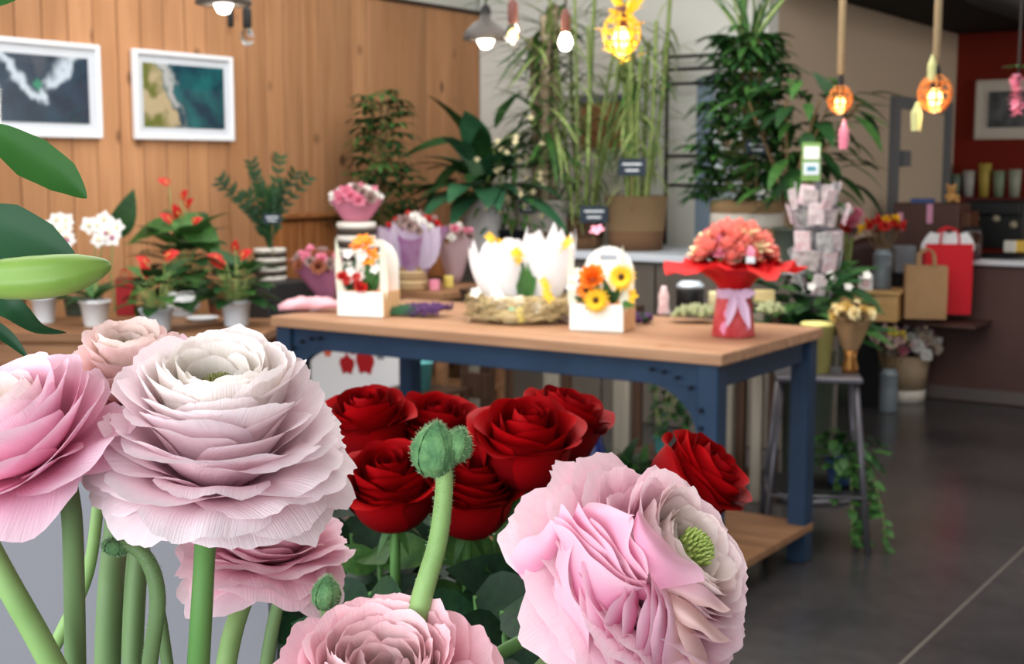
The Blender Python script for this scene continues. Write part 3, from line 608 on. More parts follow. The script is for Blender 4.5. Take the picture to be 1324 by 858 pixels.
for k in range(44):
    a = 2*PI*k/44; mb = MB(); spray(mb, (.175*math.cos(a), .145*math.sin(a)-.01, .014), (-math.sin(a), math.cos(a)*.7, .1), .06, .011, 6, rg); mb.build('flower_spike', M_PURPF if k % 4 else M_LEAFD, t, True)
# pink paper
t = ont(402, 402); pr = MB(); pts = []
V = []; F = []
for i in range(15):
    for k in range(10):
        a = 2*PI*k/10; x = -.13 + .27*i/14; r = (.016 + .022*math.sin(PI*min(1, i/14*.9+.1)))*(1 + .18*math.sin(3*a+i)) 
        V.append((x, r*1.6*math.cos(a), r*.7*(1+math.sin(a)) + .012*(i/14)))
        if i: F.append(((i-1)*10+k, (i-1)*10+(k+1) % 10, i*10+(k+1) % 10, i*10+k))
F += [tuple(range(9, -1, -1)), tuple(range(140, 150))]
o = MB().add(V, F).build('tissue_paper', mat('pink_tissue', (240, 186, 196), .7, trans=.2), smooth=True, loc=t); o.rotation_euler = (0, 0, -.05); tag(o, 'crumpled roll of pale pink tissue paper on the table\'s far end', 'paper')
# hay nest with a broken white eggshell
t = thing('egg_nest', 'hay nest holding a broken white eggshell, pastel eggs and spring twigs', 'arrangement', ont(676, 417) + Vector((0, .06, 0)), RZ*.5); hm = mat('hay', (176, 156, 112), .9, c2=(206, 188, 146), scale=60); mb = MB(); rg = random.Random(7)
for k in range(900):
    a = rg.uniform(0, 6.28); r = .15 + rg.uniform(-.06, .05); z = .01 + rg.uniform(0, .09); p = Vector((r*math.cos(a)*1.15, r*math.sin(a)*.8, z)); d = Vector((-math.sin(a), math.cos(a), rg.uniform(-.3, .3))) + Vector((rg.uniform(-.5, .5), rg.uniform(-.5, .5), 0))
    mb.tube([p - d*.04, p + Vector((0, 0, .006)), p + d*.04], .0022, 3, False)
mb.build('hay', hm, t, kind='stuff')
MB().lathe([(.11, 0), (.155, .025), (.15, .055), (.11, .065), (.08, .03), (1e-5, .02)], 28, wob=lambda a, i: 1+.12*math.sin(7*a+i)*math.sin(3*a)).build('nest_body', hm, t, True)
def shell(c, r, h, seed, m, tilt):
    rg = random.Random(seed); n = 22; V = []; F = []; jag = [rg.uniform(.72, 1.05) for _ in range(n)]
    for j in range(8):
        for k in range(n):
            a = 2*PI*k/n; tt = j/7*jag[k]*.62; rr = r*math.sin(PI*min(.95, .1+tt*.9))**.8; V.append(Matrix.Rotation(tilt, 3, 'Y') @ Vector((rr*math.cos(a), rr*math.sin(a), h*tt/.62)))
            if j: F.append(((j-1)*n+k, (j-1)*n+(k+1) % n, j*n+(k+1) % n, j*n+k))
    F.append(tuple(range(n-1, -1, -1))); return MB().add([v_+Vector(c) for v_ in V], F)
em = mat('eggshell', (240, 240, 244), .5, trans=.25)
shell((-.06, .0, .05), .115, .28, 3, em, -.2).build('eggshell_half', em, t, True); shell((.075, .03, .06), .105, .31, 8, em, .1).build('eggshell_half', em, t, True)
for x, c, nm, rl in ((-.004, (160, 218, 180), 'mint', .1), (.03, (238, 226, 120), 'yellow', -.1)): MB().ball((x, -.125, .036), .024, 12, 1.35).build('pastel_egg', mat(nm+'_egg', c, .5), t, True, label=nm+' pastel egg')
for k in range(4): MB().leaf((.02+.006*k, -.05, .07), (.12*(k-1.5), -.1, 1), (0, -1, .1), .15+.02*k, .035, .1, .2, 6).build('tulip_leaf', M_LEAFM, t)
for k in range(9): put(petals(5, .024, M_WHITEF, .3, .85), 'white_blossom', t, orient((rg.uniform(-.16, .1), rg.uniform(-.13, -.08), .06+rg.uniform(0, .06)), (1, 0, 0), (rg.uniform(-.4, .4), -1, .6), 1))
yb = petals(4, .02, M_YELF, .4, .7)
for pts in ([(.05, 0, .15), (-.03, -.05, .28), (-.1, -.1, .33)], [(.05, 0, .15), (.13, -.02, .26), (.2, -.04, .31)], [(.04, -.02, .15), (.0, -.06, .25), (0.02, -.09, .27)], [(.05, .02, .15), (.1, -.07, .16), (.15, -.1, .11)]):
    MB().tube(path(pts, 4), .0028, 5).build('twig', M_BROWNST, t)
    for k in range(5): q = path(pts, 4)[2+k+2]; put(yb, 'yellow_blossom', t, orient(q + Vector((rg.uniform(-.012, .012), -.01, rg.uniform(-.01, .01))), (1, 0, 0), (rg.uniform(-.6, .6), -1, .3), 1))
# red wrapped bouquet
t = thing('wrapped_bouquet', 'salmon pink bouquet in a red paper collar and printed red vase on the table', 'bouquet', ont(948, 434), 0); rg = random.Random(9)
rp = mat('red_paper', (224, 28, 32), .5, c2=(206, 20, 26), scale=9, trans=.3); MB().lathe([(1e-5, 0), (.074, 0), (.077, .004), (.067, .1), (.058, .17), (.05, .17), (.06, .02), (1e-5, .01)], 28).build('vase', mat('printed_red_vase', (170, 34, 42), .4, c2=(206, 96, 100), scale=14), t, True)
for x, z, r in ((-.03, .035, .026), (-.025, .085, .02), (.03, .03, .012), (.035, .1, .014)): MB().lathe([(1e-5, .004), (r, .003), (r, 0)], 16, (x, -math.sqrt(max(0, .069**2-x*x))+.002, z), Matrix.Rotation(PI/2, 3, 'X')).build('printed_dot', mat('pink_print', (232, 150, 186), .5), t)
# ribbon bow
rm = mat('lilac_ribbon', (224, 196, 226), .5, trans=.1); MB().lathe([(.061, .135), (.064, .14), (.064, .165), (.061, .17)], 24).build('ribbon', rm, t, True)
for s, l, a in ((-1, .12, .25), (1, .13, .3), (-1, .06, 1.3), (1, .06, 1.3)): MB().leaf((s*.008, -.064, .155), (s*a, -.15, -1 if a < 1 else .15), (0, -1, 0), l, .035, -.02, .2, 6).build('ribbon_tail', rm, t)
V = []; F = []; n = 48
for j in range(7):
    f = j/6
    for k in range(n):
        a = 2*PI*k/n; ed = 1 + .13*math.sin(4*a+.6)*f + .05*math.sin(9*a)*f; r = (.05 + .185*f**1.05)*ed; z = .165 + .10*math.sin(PI*.5*f**.8) - .02*f**3*(1+math.sin(4*a)) + .012*math.sin(11*a+j)*f
        V.append((r*math.cos(a), r*math.sin(a)*.9, z))
        if j: F.append(((j-1)*n+k, (j-1)*n+(k+1) % n, j*n+(k+1) % n, j*n+k))
MB().add(V, F).build('paper_collar', rp, t, True)
V2 = [(x*.72, y*.72, z+.012) for x, y, z in V]; MB().add(V2, F).build('inner_collar', rp, t, True)
sb = [ruff(.042, M_SALMF, 3, 9, 3), ruff(.045, MATS['salmon_flower'], 4, 8, 3), petals(6, .06, M_CREAMF, .5, .5, .1, 2), ruff(.03, M_PINKF, 6, 8, 2)]
for k in range(52):
    f = (k+.5)/52; el = math.acos(1-f*.92); a = k*2.4; q = Vector((.125*math.sin(el)*math.cos(a), .11*math.sin(el)*math.sin(a), .262+.115*math.cos(el))); put(sb[(0, 1, 0, 2, 0, 1, 3)[k % 7]], 'bloom', t, orient(q, (math.cos(a+1.6), math.sin(a+1.6), 0), (q.x, q.y, .12+q.z-.22), 1))
MB().bbox((.02, -.205, .285), (.03, .004, .022), .001).build('message_card', M_WHITE, t); MB().leaf((.02, -.203, .295), (0, 0, 1), (0, -1, 0), .04, .03).build('message_bow', M_PINKF, t)
for k in range(16): put(ME['lanceM'], 'leaf', t, orient((.05*math.cos(k*2.4), .05*math.sin(k*2.4), .26), (math.cos(k*2.4), math.sin(k*2.4), .5), (0, 0, 1), .12))
# small things behind the bouquet
def bumpy(t, n, R, r, m, name, rg, h=.05):
    me = ruff(r, m, rg.randint(0, 99), 8, 2)
    for k in range(n): a = k*2.4; rr = R*math.sqrt(k/n); put(me, name, t, orient((rr*math.cos(a), rr*math.sin(a)*.7, h*(1-.6*k/n)), (math.cos(a), math.sin(a), 0), (rr*math.cos(a), rr*math.sin(a), R), rg.uniform(.8, 1.2)))
pm_ = mat('pale_succulent', (186, 196, 156), .6, c2=(206, 210, 176), scale=30)
for px, py, lb, n in ((898, 416, 'pale green succulent cushion on the table left of the red bouquet', 26), (996, 412, 'pale green succulent cushion on the table right of the red bouquet', 16)):
    t = thing('succulent', lb, 'succulent', ont(px, py)); bumpy(t, n, .085 if n > 20 else .05, .028, pm_, 'rosette', rg, .045)
def jar(label, nm, cat, px, py, r, h, m, z=None, cap=None, group=None, prof=None):
    p = atz(px, py, TZ if z is None else z); t = thing(nm, label, cat, p, group=group)
    MB().lathe(prof or [(1e-5, 0), (r*.94, 0), (r, .006), (r, h-.008), (r*.96, h), (r*.86, h), (r*.84, .02), (1e-5, .015)], 20).build('body', m, t, True)
    if cap: MB().lathe([(r*.5, h), (r*.98, h+.002), (r*1.0, h+.016), (r*.7, h+.03), (1e-5, h+.034)], 20).build('lid', cap, t, True)
    return t
jar('black tin with a pale blue crumpled lid beside the gerbera box', 'tin', 'tin', 892, 402, .058, .095, M_BLACK, cap=mat('blue_white_foil', (206, 220, 232), .3, metal=.4))
jar('small pink printed bottle standing left of the black tin', 'bottle', 'bottle', 858, 406, .022, .1, mat('pink_print_bottle', (206, 160, 168), .4, c2=(230, 214, 214), scale=40), prof=[(1e-5, 0), (.026, 0), (.027, .006), (.02, .04), (.022, .075), (.014, .1), (.01, .115), (1e-5, .116)])
o = MB().bbox((0, 0, .03), (.085, .06, .06), .004).build('small_box', mat('cream_card', (226, 204, 150), .7), loc=ont(988, 392)); tag(o, 'small cream cardboard box behind the red bouquet', 'box')
jar('small cream candle jar just behind the red printed vase', 'candle_jar', 'jar', 925, 398, .03, .07, mat('cream_wax', (232, 222, 176), .5))
# ---- bench with anthuriums and orchids before the plank wall
bz = .8; be = thing('plant_bench', 'brown wooden bench carrying the white flower pots before the plank wall', 'bench', (-1.78, 5.98, 0), math.radians(-3))
for k in range(3): MB().bbox((0, -.3+.2*(k+.5), bz-.02), (1.5, .194, .04), .004).build('bench_plank', M_BENCH, be)
for sx in (-.68, .68):
    for sy in (-.24, .24): MB().bbox((sx, sy, .38), (.06, .06, .76), .004).build('leg', M_BENCH, be)
MB().bbox((0, -.27, .70), (1.36, .03, .1), .004).build('apron', M_BENCH, be); MB().bbox((0, .0, .25), (1.36, .5, .03), .004).build('lower_shelf', M_BENCH, be)
def potplant(label, cat, nm, px, py, z, rt, rb, h, m, group=None):
    t = thing(nm, label, cat, atz(px, py, z), group=group); pot(t, rt, rb, h, m); return t
def leaves(t, me, n, z0, r0, L0, L1, el0, el1, seed, name='leaf', stalk=None, hgt=0.0, yflat=1.0):
    rg = random.Random(seed)
    for k in range(n):
        a = k*2.39996 + rg.uniform(-.3, .3); f = k/max(1, n-1); el = el0 + (el1-el0)*f + rg.uniform(-.15, .15); d = Vector((math.cos(a)*math.cos(el), math.sin(a)*math.cos(el)*yflat, math.sin(el)))
        st = Vector((r0*.3*math.cos(a), r0*.3*math.sin(a), z0)); p = st + Vector((d.x*r0, d.y*r0, hgt*f + r0*max(0, math.sin(el))*.8)) 
        put(me[k % len(me)], name, t, orient(p, d, (0, 0, 1), rg.uniform(L0, L1)))
        if stalk and (p-st).length > .03: MB().tube([st - Vector((0, 0, .02)), st.lerp(p, .5) + Vector((0, 0, .02)), p], .003, 5).build('leaf_stalk', stalk, t)
def spathe(t, p, d, L):
    o = put(ME['heartR'], 'spathe', t, orient(p, d, Vector((0, -1, .6)), L)); MB().tube([(.05, 0, .04), (.45, 0, .16)], .05, 6).build('spadix', M_SPADIX, o)
    MB().tube([(0, 0, .1), (p[0]*.6, p[1]*.6, p[2]*.6), p], .003, 5).build('flower_stalk', M_CANE, t)
def anthurium(label, px, py, z, rt, h, seed, nl, L, nf, top, m=None):
    t = potplant(label, 'plant', 'anthurium', px, py, z, rt, rt*.78, h, m or M_PLASTW, 'anthuriums on the bench'); rg = random.Random(seed)
    leaves(t, [ME['heartD'], ME['heartM'], ME['heartD']], int(nl*1.8), h, .07, L*.7, L*1.1, -.2, .7, seed, stalk=M_CANE, hgt=top*.5)
    for k in range(nf): a = k*2.4+seed; spathe(t, (.06*math.cos(a), -.03+.03*math.sin(a), h+top*rg.uniform(.6, 1)), (math.cos(a), -.4, .5), rg.uniform(.05, .068))
    return t
anthurium('anthurium with small red spathes in the white pot beside the table end', 306, 421, bz, .066, .115, 3, 20, .13, 4, .26)
anthurium('anthurium with orange red spathes in the squat white pot at the bench\'s middle', 203, 428, bz, .07, .1, 6, 14, .12, 3, .24)
t = anthurium('tall anthurium with a red crown and broad arching leaves behind the white bowl', 238, 404, bz, .07, .12, 8, 20, .2, 6, .50, mat('red_wrap', (150, 24, 34), .6))
put(ME['heartM'], 'leaf', t, orient((-.02, -.03, .43), (-1, -.1, -.15), (0, -.5, 1), .24)); put(ME['heartM'], 'leaf', t, orient((.02, -.03, .44), (.8, -.3, -.5), (0, -.6, 1), .24))
def orchid(label, px, py, z, rt, h, seed, ht, lean, m, leafk=5, ny=False):
    t = potplant(label, 'orchid', 'orchid', px, py, z, rt, rt*.75, h, m, 'white orchids on the bench'); rg = random.Random(seed)
    for k in range(leafk): a = k*2.4+seed; put(ME['lanceD' if k % 2 else 'lanceM'], 'leaf', t, orient((0, 0, h), (math.cos(a), math.sin(a)*.6, rg.uniform(.2, .9)), (0, 0, 1), rg.uniform(.16, .24)))
    fl = petals(5, .036, M_WHITEF, .15, .95)
    for s in range(2):
        pts = path([(0, 0, h), (lean*.25+.03*s, -.02, h+ht*.7), (lean*.6+.05*s, -.04, h+ht), (lean*1.2+.04*s, -.07, h+ht*.82)], 6); MB().tube(pts, .003, 5).build('flower_stalk', M_CANE, t)
        for k in range(7):
            q = pts[max(5, len(pts)-1-int(k*1.7))]; o = put(fl, 'orchid_bloom', t, orient(q + Vector((rg.uniform(-.035, .035), -.02, rg.uniform(-.02, .02))), (1, 0, rg.uniform(-.4, .4)), (rg.uniform(-.4, .4), -1, .2), rg.uniform(.85, 1.1)))
            MB().ball((0, 0, .008), .009, 6).build('lip', mat('orchid_lip', (176, 60, 120), .5) if k % 5 == 0 else M_CREAMF, o, True)
    return t
orchid('white orchid in the white pot nearest the lily bud', 124, 421, bz, .066, .115, 2, .34, .06, M_WHITE, 7)
orchid('white orchid in the small white pot at the bench\'s far end', 58, 417, bz, .056, .12, 5, .33, .10, M_PLASTW)
t = thing('leaf_sprig', 'single dark paddle leaf rising beside the white orchids', 'foliage', atz(150, 405, bz)); put(ME['lanceD'], 'leaf', t, orient((.0, 0, .36), (.5, -.05, .8), (.4, -.8, -.2), .24, .36)); MB().tube([(0, 0, 0), (-.02, 0, .2), (.0, 0, .36)], .004, 5).build('stalk', M_CANE, t)
t = thing('white_bowl', 'round white ribbed ceramic bowl between the bench pots', 'bowl', atz(236, 408, bz)); pot(t, .05, .05, .02, M_WHITE, 'foot_ring', False); MB().lathe([(.045, .012), (.08, .04), (.088, .075), (.07, .11), (.045, .12), (.04, .115), (.06, .1), (.075, .07), (.03, .02), (1e-5, .018)], 28, wob=lambda a, i: 1+.025*math.cos(10*a)).build('bowl_body', M_WHITE, t, True)
t = thing('terracotta_pot', 'plain brown terracotta pot behind the anthurium by the table end', 'pot', atz(286, 405, bz)); pot(t, .07, .055, .14, mat('terracotta', (132, 80, 54), .8))
t = thing('red_gift_bag', 'dark red paper bag tucked between the white bench pots', 'bag', atz(164, 408, bz)); MB().bbox((0, 0, .09), (.085, .05, .18), .004).build('bag_body', mat('dark_red_paper', (150, 24, 30), .6), t)
for s in (-1, 1): MB().tube(path([(-.02, s*.02, .175), (-.015, s*.02, .215), (.015, s*.02, .215), (.02, s*.02, .175)], 4), .002, 4).build('handle', M_REDF, t)
t = thing('grey_saucer', 'shallow white saucer lying in front of the white bowl', 'saucer', atz(262, 414, bz)); MB().lathe([(1e-5, 0), (.05, 0), (.075, .014), (.072, .016), (.05, .006), (1e-5, .006)], 24).build('saucer_body', M_WHITE, t, True)
t = thing('dark_red_plant', 'low dark leafy plant with red berries behind the orchid pots', 'plant', atz(98, 408, bz)); pot(t, .055, .045, .09, M_GREENPOT); leaves(t, [ME['heartD']], 16, .1, .06, .07, .1, -.2, 1, 3)
for k in range(14): MB().ball((rg.uniform(-.08, .08), rg.uniform(-.06, .02), .16+rg.uniform(0, .13)), .014, 6).build('red_berry', M_REDF, t, True)
# zz plant on a dark cabinet
zc = thing('dark_cabinet', 'small dark grey drawer cabinet at the end of the bench', 'cabinet', atz(324, 402, .80) + Vector((0, .62, -.80)), RZ); ch = .9
MB().bbox((0, 0, ch/2), (.34, .34, ch), .006).build('body', mat('dark_cabinet', (46, 46, 48), .5), zc)
for k in range(3): o = MB().bbox((0, -.175, ch-.13-.24*k), (.3, .016, .2), .004).build('drawer', mat('dark_drawer', (58, 58, 60), .5), zc); MB().ball((0, -.195, ch-.13-.24*k), .016, 8).build('knob', M_GREYMET, o, True)
cl = zc.location
zb = thing('zz_plant', 'dark zamioculcas with upright feathered stems in a white striped basket', 'plant', (cl.x-.01, cl.y, ch)); M_CW = mat('white_coil', (222, 218, 210), .8); M_CB = mat('dark_coil', (62, 52, 46), .8)
striped(zb, .085, .17, 7, M_CW, M_CB); MB().lathe([(1e-5, .155), (.078, .155)], 14).build('soil', M_SOIL, zb)
for k in range(14):
    a = k*2.4; sp = .05+.02*(k % 7); H = .27+.026*(k % 9); e = Vector((-.04 + sp*1.5*math.cos(a), sp*math.sin(a), .16+H)); pts = path([(0, 0, .15), (e.x*.3, e.y*.3, .15+H*.55), e], 5); mb = MB(); mb.tube(pts, [.006]*6+[.003]*5, 5)
    for i in range(3, len(pts)):
        for s in (-1, 1): d = (pts[i]-pts[i-1]).normalized(); sd = d.cross(Vector((.3, -1, .2))).normalized(); mb.leaf(pts[i], sd*s + d*.9, (0, -1, .2), .052, .022, .1, .1, 4)
    mb.build('frond', M_LEAFD, zb)
pricetag(zb, (.04, -.14, .33), .09, .05, .17)
# wooden display shelf behind the table, with wrapped bouquets
wd = thing('display_shelf', 'low wooden display shelf with wrapped bouquets behind the far end of the table', 'shelf', uv2(-4.78, 5.78, 0), RZ); wz = .86
MB().bbox((.1, 0, wz-.02), (1.1, .6, .04), .004).build('shelf_board', M_BENCH, wd); MB().bbox((.1, 0, .3), (1.06, .58, .03), .004).build('shelf_board', M_BENCH, wd)
for sx in (-.42, .62):
    for sy in (-.26, .26): MB().bbox((sx, sy, wz/2-.02), (.05, .05, wz-.04), .004).build('leg', M_BENCH, wd)
def onw(px, py): return atz(px, py, wz)
def wrap(t, r0, r1, h, m, n=30, fold=.14, seed=0, z=0.0, tilt=(0, 0)):
    V = []; F = []
    for j in range(6):
        f = j/5
        for k in range(n):
            a = 2*PI*k/n; r = (r0+(r1-r0)*f**.8)*(1+fold*f*math.sin(5*a+seed)); V.append((r*math.cos(a)+tilt[0]*f, r*math.sin(a)*.85+tilt[1]*f, z + h*f*(1+.12*math.sin(3*a+seed)*f)))
            if j: F.append(((j-1)*n+k, (j-1)*n+(k+1) % n, j*n+(k+1) % n, j*n+k))
    F.append(tuple(range(n-1, -1, -1))); return MB().add(V, F).build('paper_wrap', m, t, True)
def blooms(t, mats, n, c, R, r, seed, flat=.6, name='bloom'):
    rg = random.Random(seed); ms = [ruff(r, m, seed+i, 8, 3) for i, m in enumerate(mats)]
    for k in range(n): f = (k+.5)/n; el = math.acos(1-f); a = k*2.4; o_ = Vector((R*math.sin(el)*math.cos(a), R*math.sin(el)*math.sin(a), R*flat*math.cos(el))); put(ms[k % len(ms)], name, t, orient(Vector(c)+o_, (math.cos(a+1.6), math.sin(a+1.6), 0), o_ + Vector((0, -.02, .02)), rg.uniform(.8, 1.2)))
sbk = thing('striped_basket', 'tall basket with black and white stripes behind the far flower box', 'basket', onw(462, 378)); striped(sbk, .1, .36, 11, M_CW, M_CB)
t = thing('wrapped_bouquet', 'mixed pink bouquet lying in pink paper on the tall striped basket', 'bouquet', sbk.location + Vector((0, 0, .365))); wrap(t, .06, .125, .1, mat('pink_paper', (206, 128, 152), .6, trans=.15), seed=2); blooms(t, [M_PINKF, M_WHITEF, M_DRIED, M_PINKF], 26, (0, 0, .1), .11, .034, 4)
t = thing('wrapped_bouquet', 'dusty pink bouquet in mauve paper low against the wooden panelling', 'bouquet', onw(424, 392)); wrap(t, .02, .1, .17, mat('mauve_paper', (170, 104, 136), .6, trans=.15), seed=1, tilt=(-.05, -.02)); blooms(t, [M_DRIED, M_PINKF, mat('rust_flower', (160, 96, 70), .7)], 24, (-.05, -.02, .18), .1, .034, 8)
bb = thing('beige_basket', 'round beige basket under the purple wrapped bouquet', 'basket', onw(532, 374)); striped(bb, .085, .13, 5, M_JUTE, mat('pale_weave', (196, 170, 130), .9))
t = thing('wrapped_bouquet', 'bouquet in lilac and purple paper standing in the beige basket', 'bouquet', bb.location + Vector((0, 0, .03))); wrap(t, .05, .17, .27, mat('purple_paper', (164, 96, 156), .55, c2=(196, 176, 200), scale=5, trans=.2), fold=.25, seed=3); blooms(t, [M_DRIED, M_REDF, M_WHITEF, M_DRIED], 24, (.02, 0, .28), .12, .032, 12)
for k in range(5): MB().leaf((.02*(k-2), -.06, .08), (.25*(k-2), -.35, 1), (0, -1, .1), .26, .13, .1, .12, 6).build('paper_fold', mat('lilac_paper', (206, 190, 212), .5, trans=.25), t)
jar('small hot pink pot on the wooden display shelf', 'small_pot', 'pot', 562, 375, .028, .055, M_PINKF, z=wz); jar('small yellow pot on the wooden display shelf beside the pink one', 'small_pot', 'pot', 580, 371, .026, .06, mat('soft_yellow', (226, 206, 110), .5), z=wz)
o = MB().bbox((0, 0, .1), (.13, .1, .2), .005).build('wooden_crate', M_WAINS, loc=onw(572, 357)); o.rotation_euler = (0, 0, RZ); tag(o, 'brown wooden box standing behind the small pink and yellow pots', 'box')
t = thing('wrapped_bouquet', 'bouquet of white and red blooms in grey pink paper beside the brown wooden box', 'bouquet', onw(588, 366)); wrap(t, .03, .1, .24, mat('grey_pink_paper', (190, 164, 172), .6, trans=.2), seed=5); blooms(t, [M_WHITEF, M_DRIED, M_PINKF], 18, (0, 0, .25), .09, .03, 15)
# schefflera against the plank wall
def schefflera(label, p, h0, h1, n, seed, spread, L, trunk_top, meshes, base_pot):
    t = thing('umbrella_tree', label, 'plant', p, group='umbrella trees of the shop'); base_pot(t); rg = random.Random(seed)
    for s in range(3): MB().tube(path([(.02*s-.02, 0, .1), (.03*s-.03+rg.uniform(-.03, .03), 0, (h0+h1)/2), (.05*(s-1), 0, h1*.97)], 5), .01, 6).build('trunk', M_BROWNST, t)
    for k in range(n):
        f = (k+.5)/n; z = h0 + (h1-h0)*f; a = k*2.39996 + rg.uniform(-.3, .3); r = spread*(1-.55*f)*rg.uniform(.35, 1.0); d = Vector((math.cos(a), math.sin(a), rg.uniform(-.2, .35))); q = Vector((r*math.cos(a), r*math.sin(a), z + rg.uniform(-.03, .03)))
        put(meshes[k % len(meshes)], 'leaf', t, orient(q, d, (0, 0, 1), L*rg.uniform(.75, 1.15)))
        if r > .1: MB().tube([(0, 0, z-.06), q], .0035, 4).build('leaf_stalk', M_CANE, t)
    return t
schefflera('slim umbrella tree against the plank wall behind the striped basket', away(at(494, 300, 8.15), 8.15)*1 - Vector((0, 0, at(494, 300, 8.15).z)), 1.05, 1.93, 95, 3, .27, .135, 1.9, [ME['palmD'], ME['palmM'], ME['palmD']], lambda t: pot(t, .15, .12, .28, M_GREENPOT))
# ---- plants on the ledge
def onl(px, py): return atz(px, py, LZ)
t = thing('peace_lily', 'peace lily with broad arching dark leaves in a tall white pot on the ledge', 'plant', onl(624, 322)); sc = t.location.y/FPX
pot(t, 28*sc, 23*sc, 66*sc, M_WHITE); rg = random.Random(11); h = 66*sc
for k in range(56):
    a = k*2.39996; el = rg.uniform(-.15, 1.25); d = Vector((math.cos(a)*math.cos(el), math.sin(a)*math.cos(el), math.sin(el))); L = rg.uniform(.28, .42); rr = rg.uniform(.05, .22); q = Vector((d.x*rr, d.y*rr, h + rr*math.sin(el)*1.3 + .04)); put(ME['lanceB' if k % 3 else 'lanceD'], 'leaf', t, orient(q, d, (0, 0, 1), L)); MB().tube([(0, 0, h), q], .004, 4).build('leaf_stalk', M_CANE, t)
for dx, dz, ex, ez, L in ((-.12, .34, -1, .1, .38), (-.1, .22, -.8, -.4, .34), (.08, .42, .3, 1, .26), (-.03, .3, .0, -.3, .3)): put(ME['lanceD'], 'leaf', t, orient((dx, -.06, h+dz), (ex, -.2, ez), (0, -.4, 1), L))
def cane_plant(label, nm, px, py, potf, canes, nleaf, me, z0, z1, L, seed, spread, m=M_CANE, rc=.011, tag_=None, group='tall cane plants on the ledge', el=(.0, .9)):
    t = thing(nm, label, 'plant', onl(px, py), group=group); h = potf(t); rg = random.Random(seed); ends = []
    for k in range(canes):
        a = k*2.4; e = Vector((spread*rg.uniform(.3, 1)*math.cos(a), spread*.6*math.sin(a), z1*rg.uniform(.75, 1.0))); b = Vector((.06*math.cos(a), .05*math.sin(a), h-.05)); pts = path([b, b.lerp(e, .5) + Vector((rg.uniform(-.03, .03), 0, 0)), e], 6); MB().tube(pts, rc, 7).build('cane', m, t, True); ends.append(pts)
    for k in range(nleaf):
        pts = ends[k % canes]; f = rg.uniform(z0, 1.0); q = pts[min(int(f*(len(pts)-1)), len(pts)-1)]; a = rg.uniform(0, 6.28); e_ = rg.uniform(*el); put(me[k % len(me)], 'leaf', t, orient(q + Vector((0, 0, rg.uniform(-.04, .04))), (math.cos(a)*math.cos(e_), math.sin(a)*math.cos(e_), math.sin(e_)), (0, 0, 1), L*rg.uniform(.6, 1.15)))
    if tag_: pricetag(t, *tag_)
    return t
def jute2(rt, rb, h, ma, mb_):
    def f(t):
        MB().lathe([(1e-5, 0), (rb, 0), (rb+(rt-rb)*.38, h*.36), (rb*.9, h*.36), (1e-5, h*.34)], 28).build('basket_base', mb_, t, True); MB().lathe([(rb+(rt-rb)*.36, h*.36), (rt, h), (rt*1.02, h), (rt*.94, h), (rt*.9, h*.4), (1e-5, h*.4)], 28).build('basket_body', ma, t, True); MB().lathe([(1e-5, h-.04), (rt*.9, h-.04)], 18).build('soil', M_SOIL, t); return h
    return f
sc = onl(700, 320).y/FPX
cane_plant('tall yucca with mottled trunk in a white and brown basket on the ledge', 'yucca', 702, 321, jute2(38*sc, 34*sc, 62*sc, M_ROPEW, M_JUTEB), 3, 270, [ME['strapL'], ME['strapLM'], ME['strapL'], ME['strap']], .2, 1.6, .40, 21, .14, M_BARK, .034, ((-.1, -.2, .26), .1, .07, .14), el=(-.4, 1.0))
cane_plant('tall bamboo palm with pale yellow green leaves behind the gerbera box', 'bamboo_palm', 752, 321, jute2(30*sc, 26*sc, 40*sc, M_JUTEB, M_JUTEB), 11, 300, [ME['strapL'], ME['strapL'], ME['strapLM'], ME['strapL']], .1, 1.6, .24, 22, .30, M_CANE, .010, ((.06, -.25, .22), .17, .1, .14), el=(-.5, .8))
cane_plant('tall bamboo with green canes in a two-tone jute basket on the ledge', 'bamboo', 822, 323, jute2(40*sc, 33*sc, 68*sc, M_JUTE, M_JUTEB), 10, 300, [ME['strapL'], ME['strapLM'], ME['strapL'], ME['strapL']], .2, 1.55, .26, 23, .20, M_CANE, .013, ((-.05, -.25, .5), .16, .1, .22), el=(-.5, .9))
t = thing('trailing_grass', 'light green feathery shrub spilling beside the peace lily', 'plant', onl(662, 322)); pot(t, .1, .085, .12, mat('black_tray', (34, 38, 44), .5)); rg = random.Random(14)
for k in range(230):
    a = rg.uniform(0, 6.28); el = rg.uniform(-.3, 1.4); rr = rg.uniform(.03, .3); q = Vector((rr*math.cos(a), rr*.7*math.sin(a)-.05, .12 + rg.uniform(0, .62)*(1-rr))); put(ME['lanceM'] if k % 3 else ME['strapL'], 'leaf', t, orient(q, (math.cos(a), math.sin(a), math.sin(el)-.3), (0, 0, 1), rg.uniform(.07, .13)))
for k in range(9): a = k*2.4; MB().tube(path([(0, 0, .1), (.12*math.cos(a), .08*math.sin(a), .35), (.24*math.cos(a), .15*math.sin(a)-.04, .6)], 5), .004, 4).build('stem', M_CANE, t)
for k in range(34): rr = rg.uniform(.05, .25); a = rg.uniform(0, 6.28); put(petals(4, .02, M_CREAMF, .3, .8), 'blossom', t, orient((rr*math.cos(a), -.1+.1*math.sin(a), .2+rg.uniform(0, .6)), (1, 0, 0), (rg.uniform(-.5, .5), -1, .3), 1))
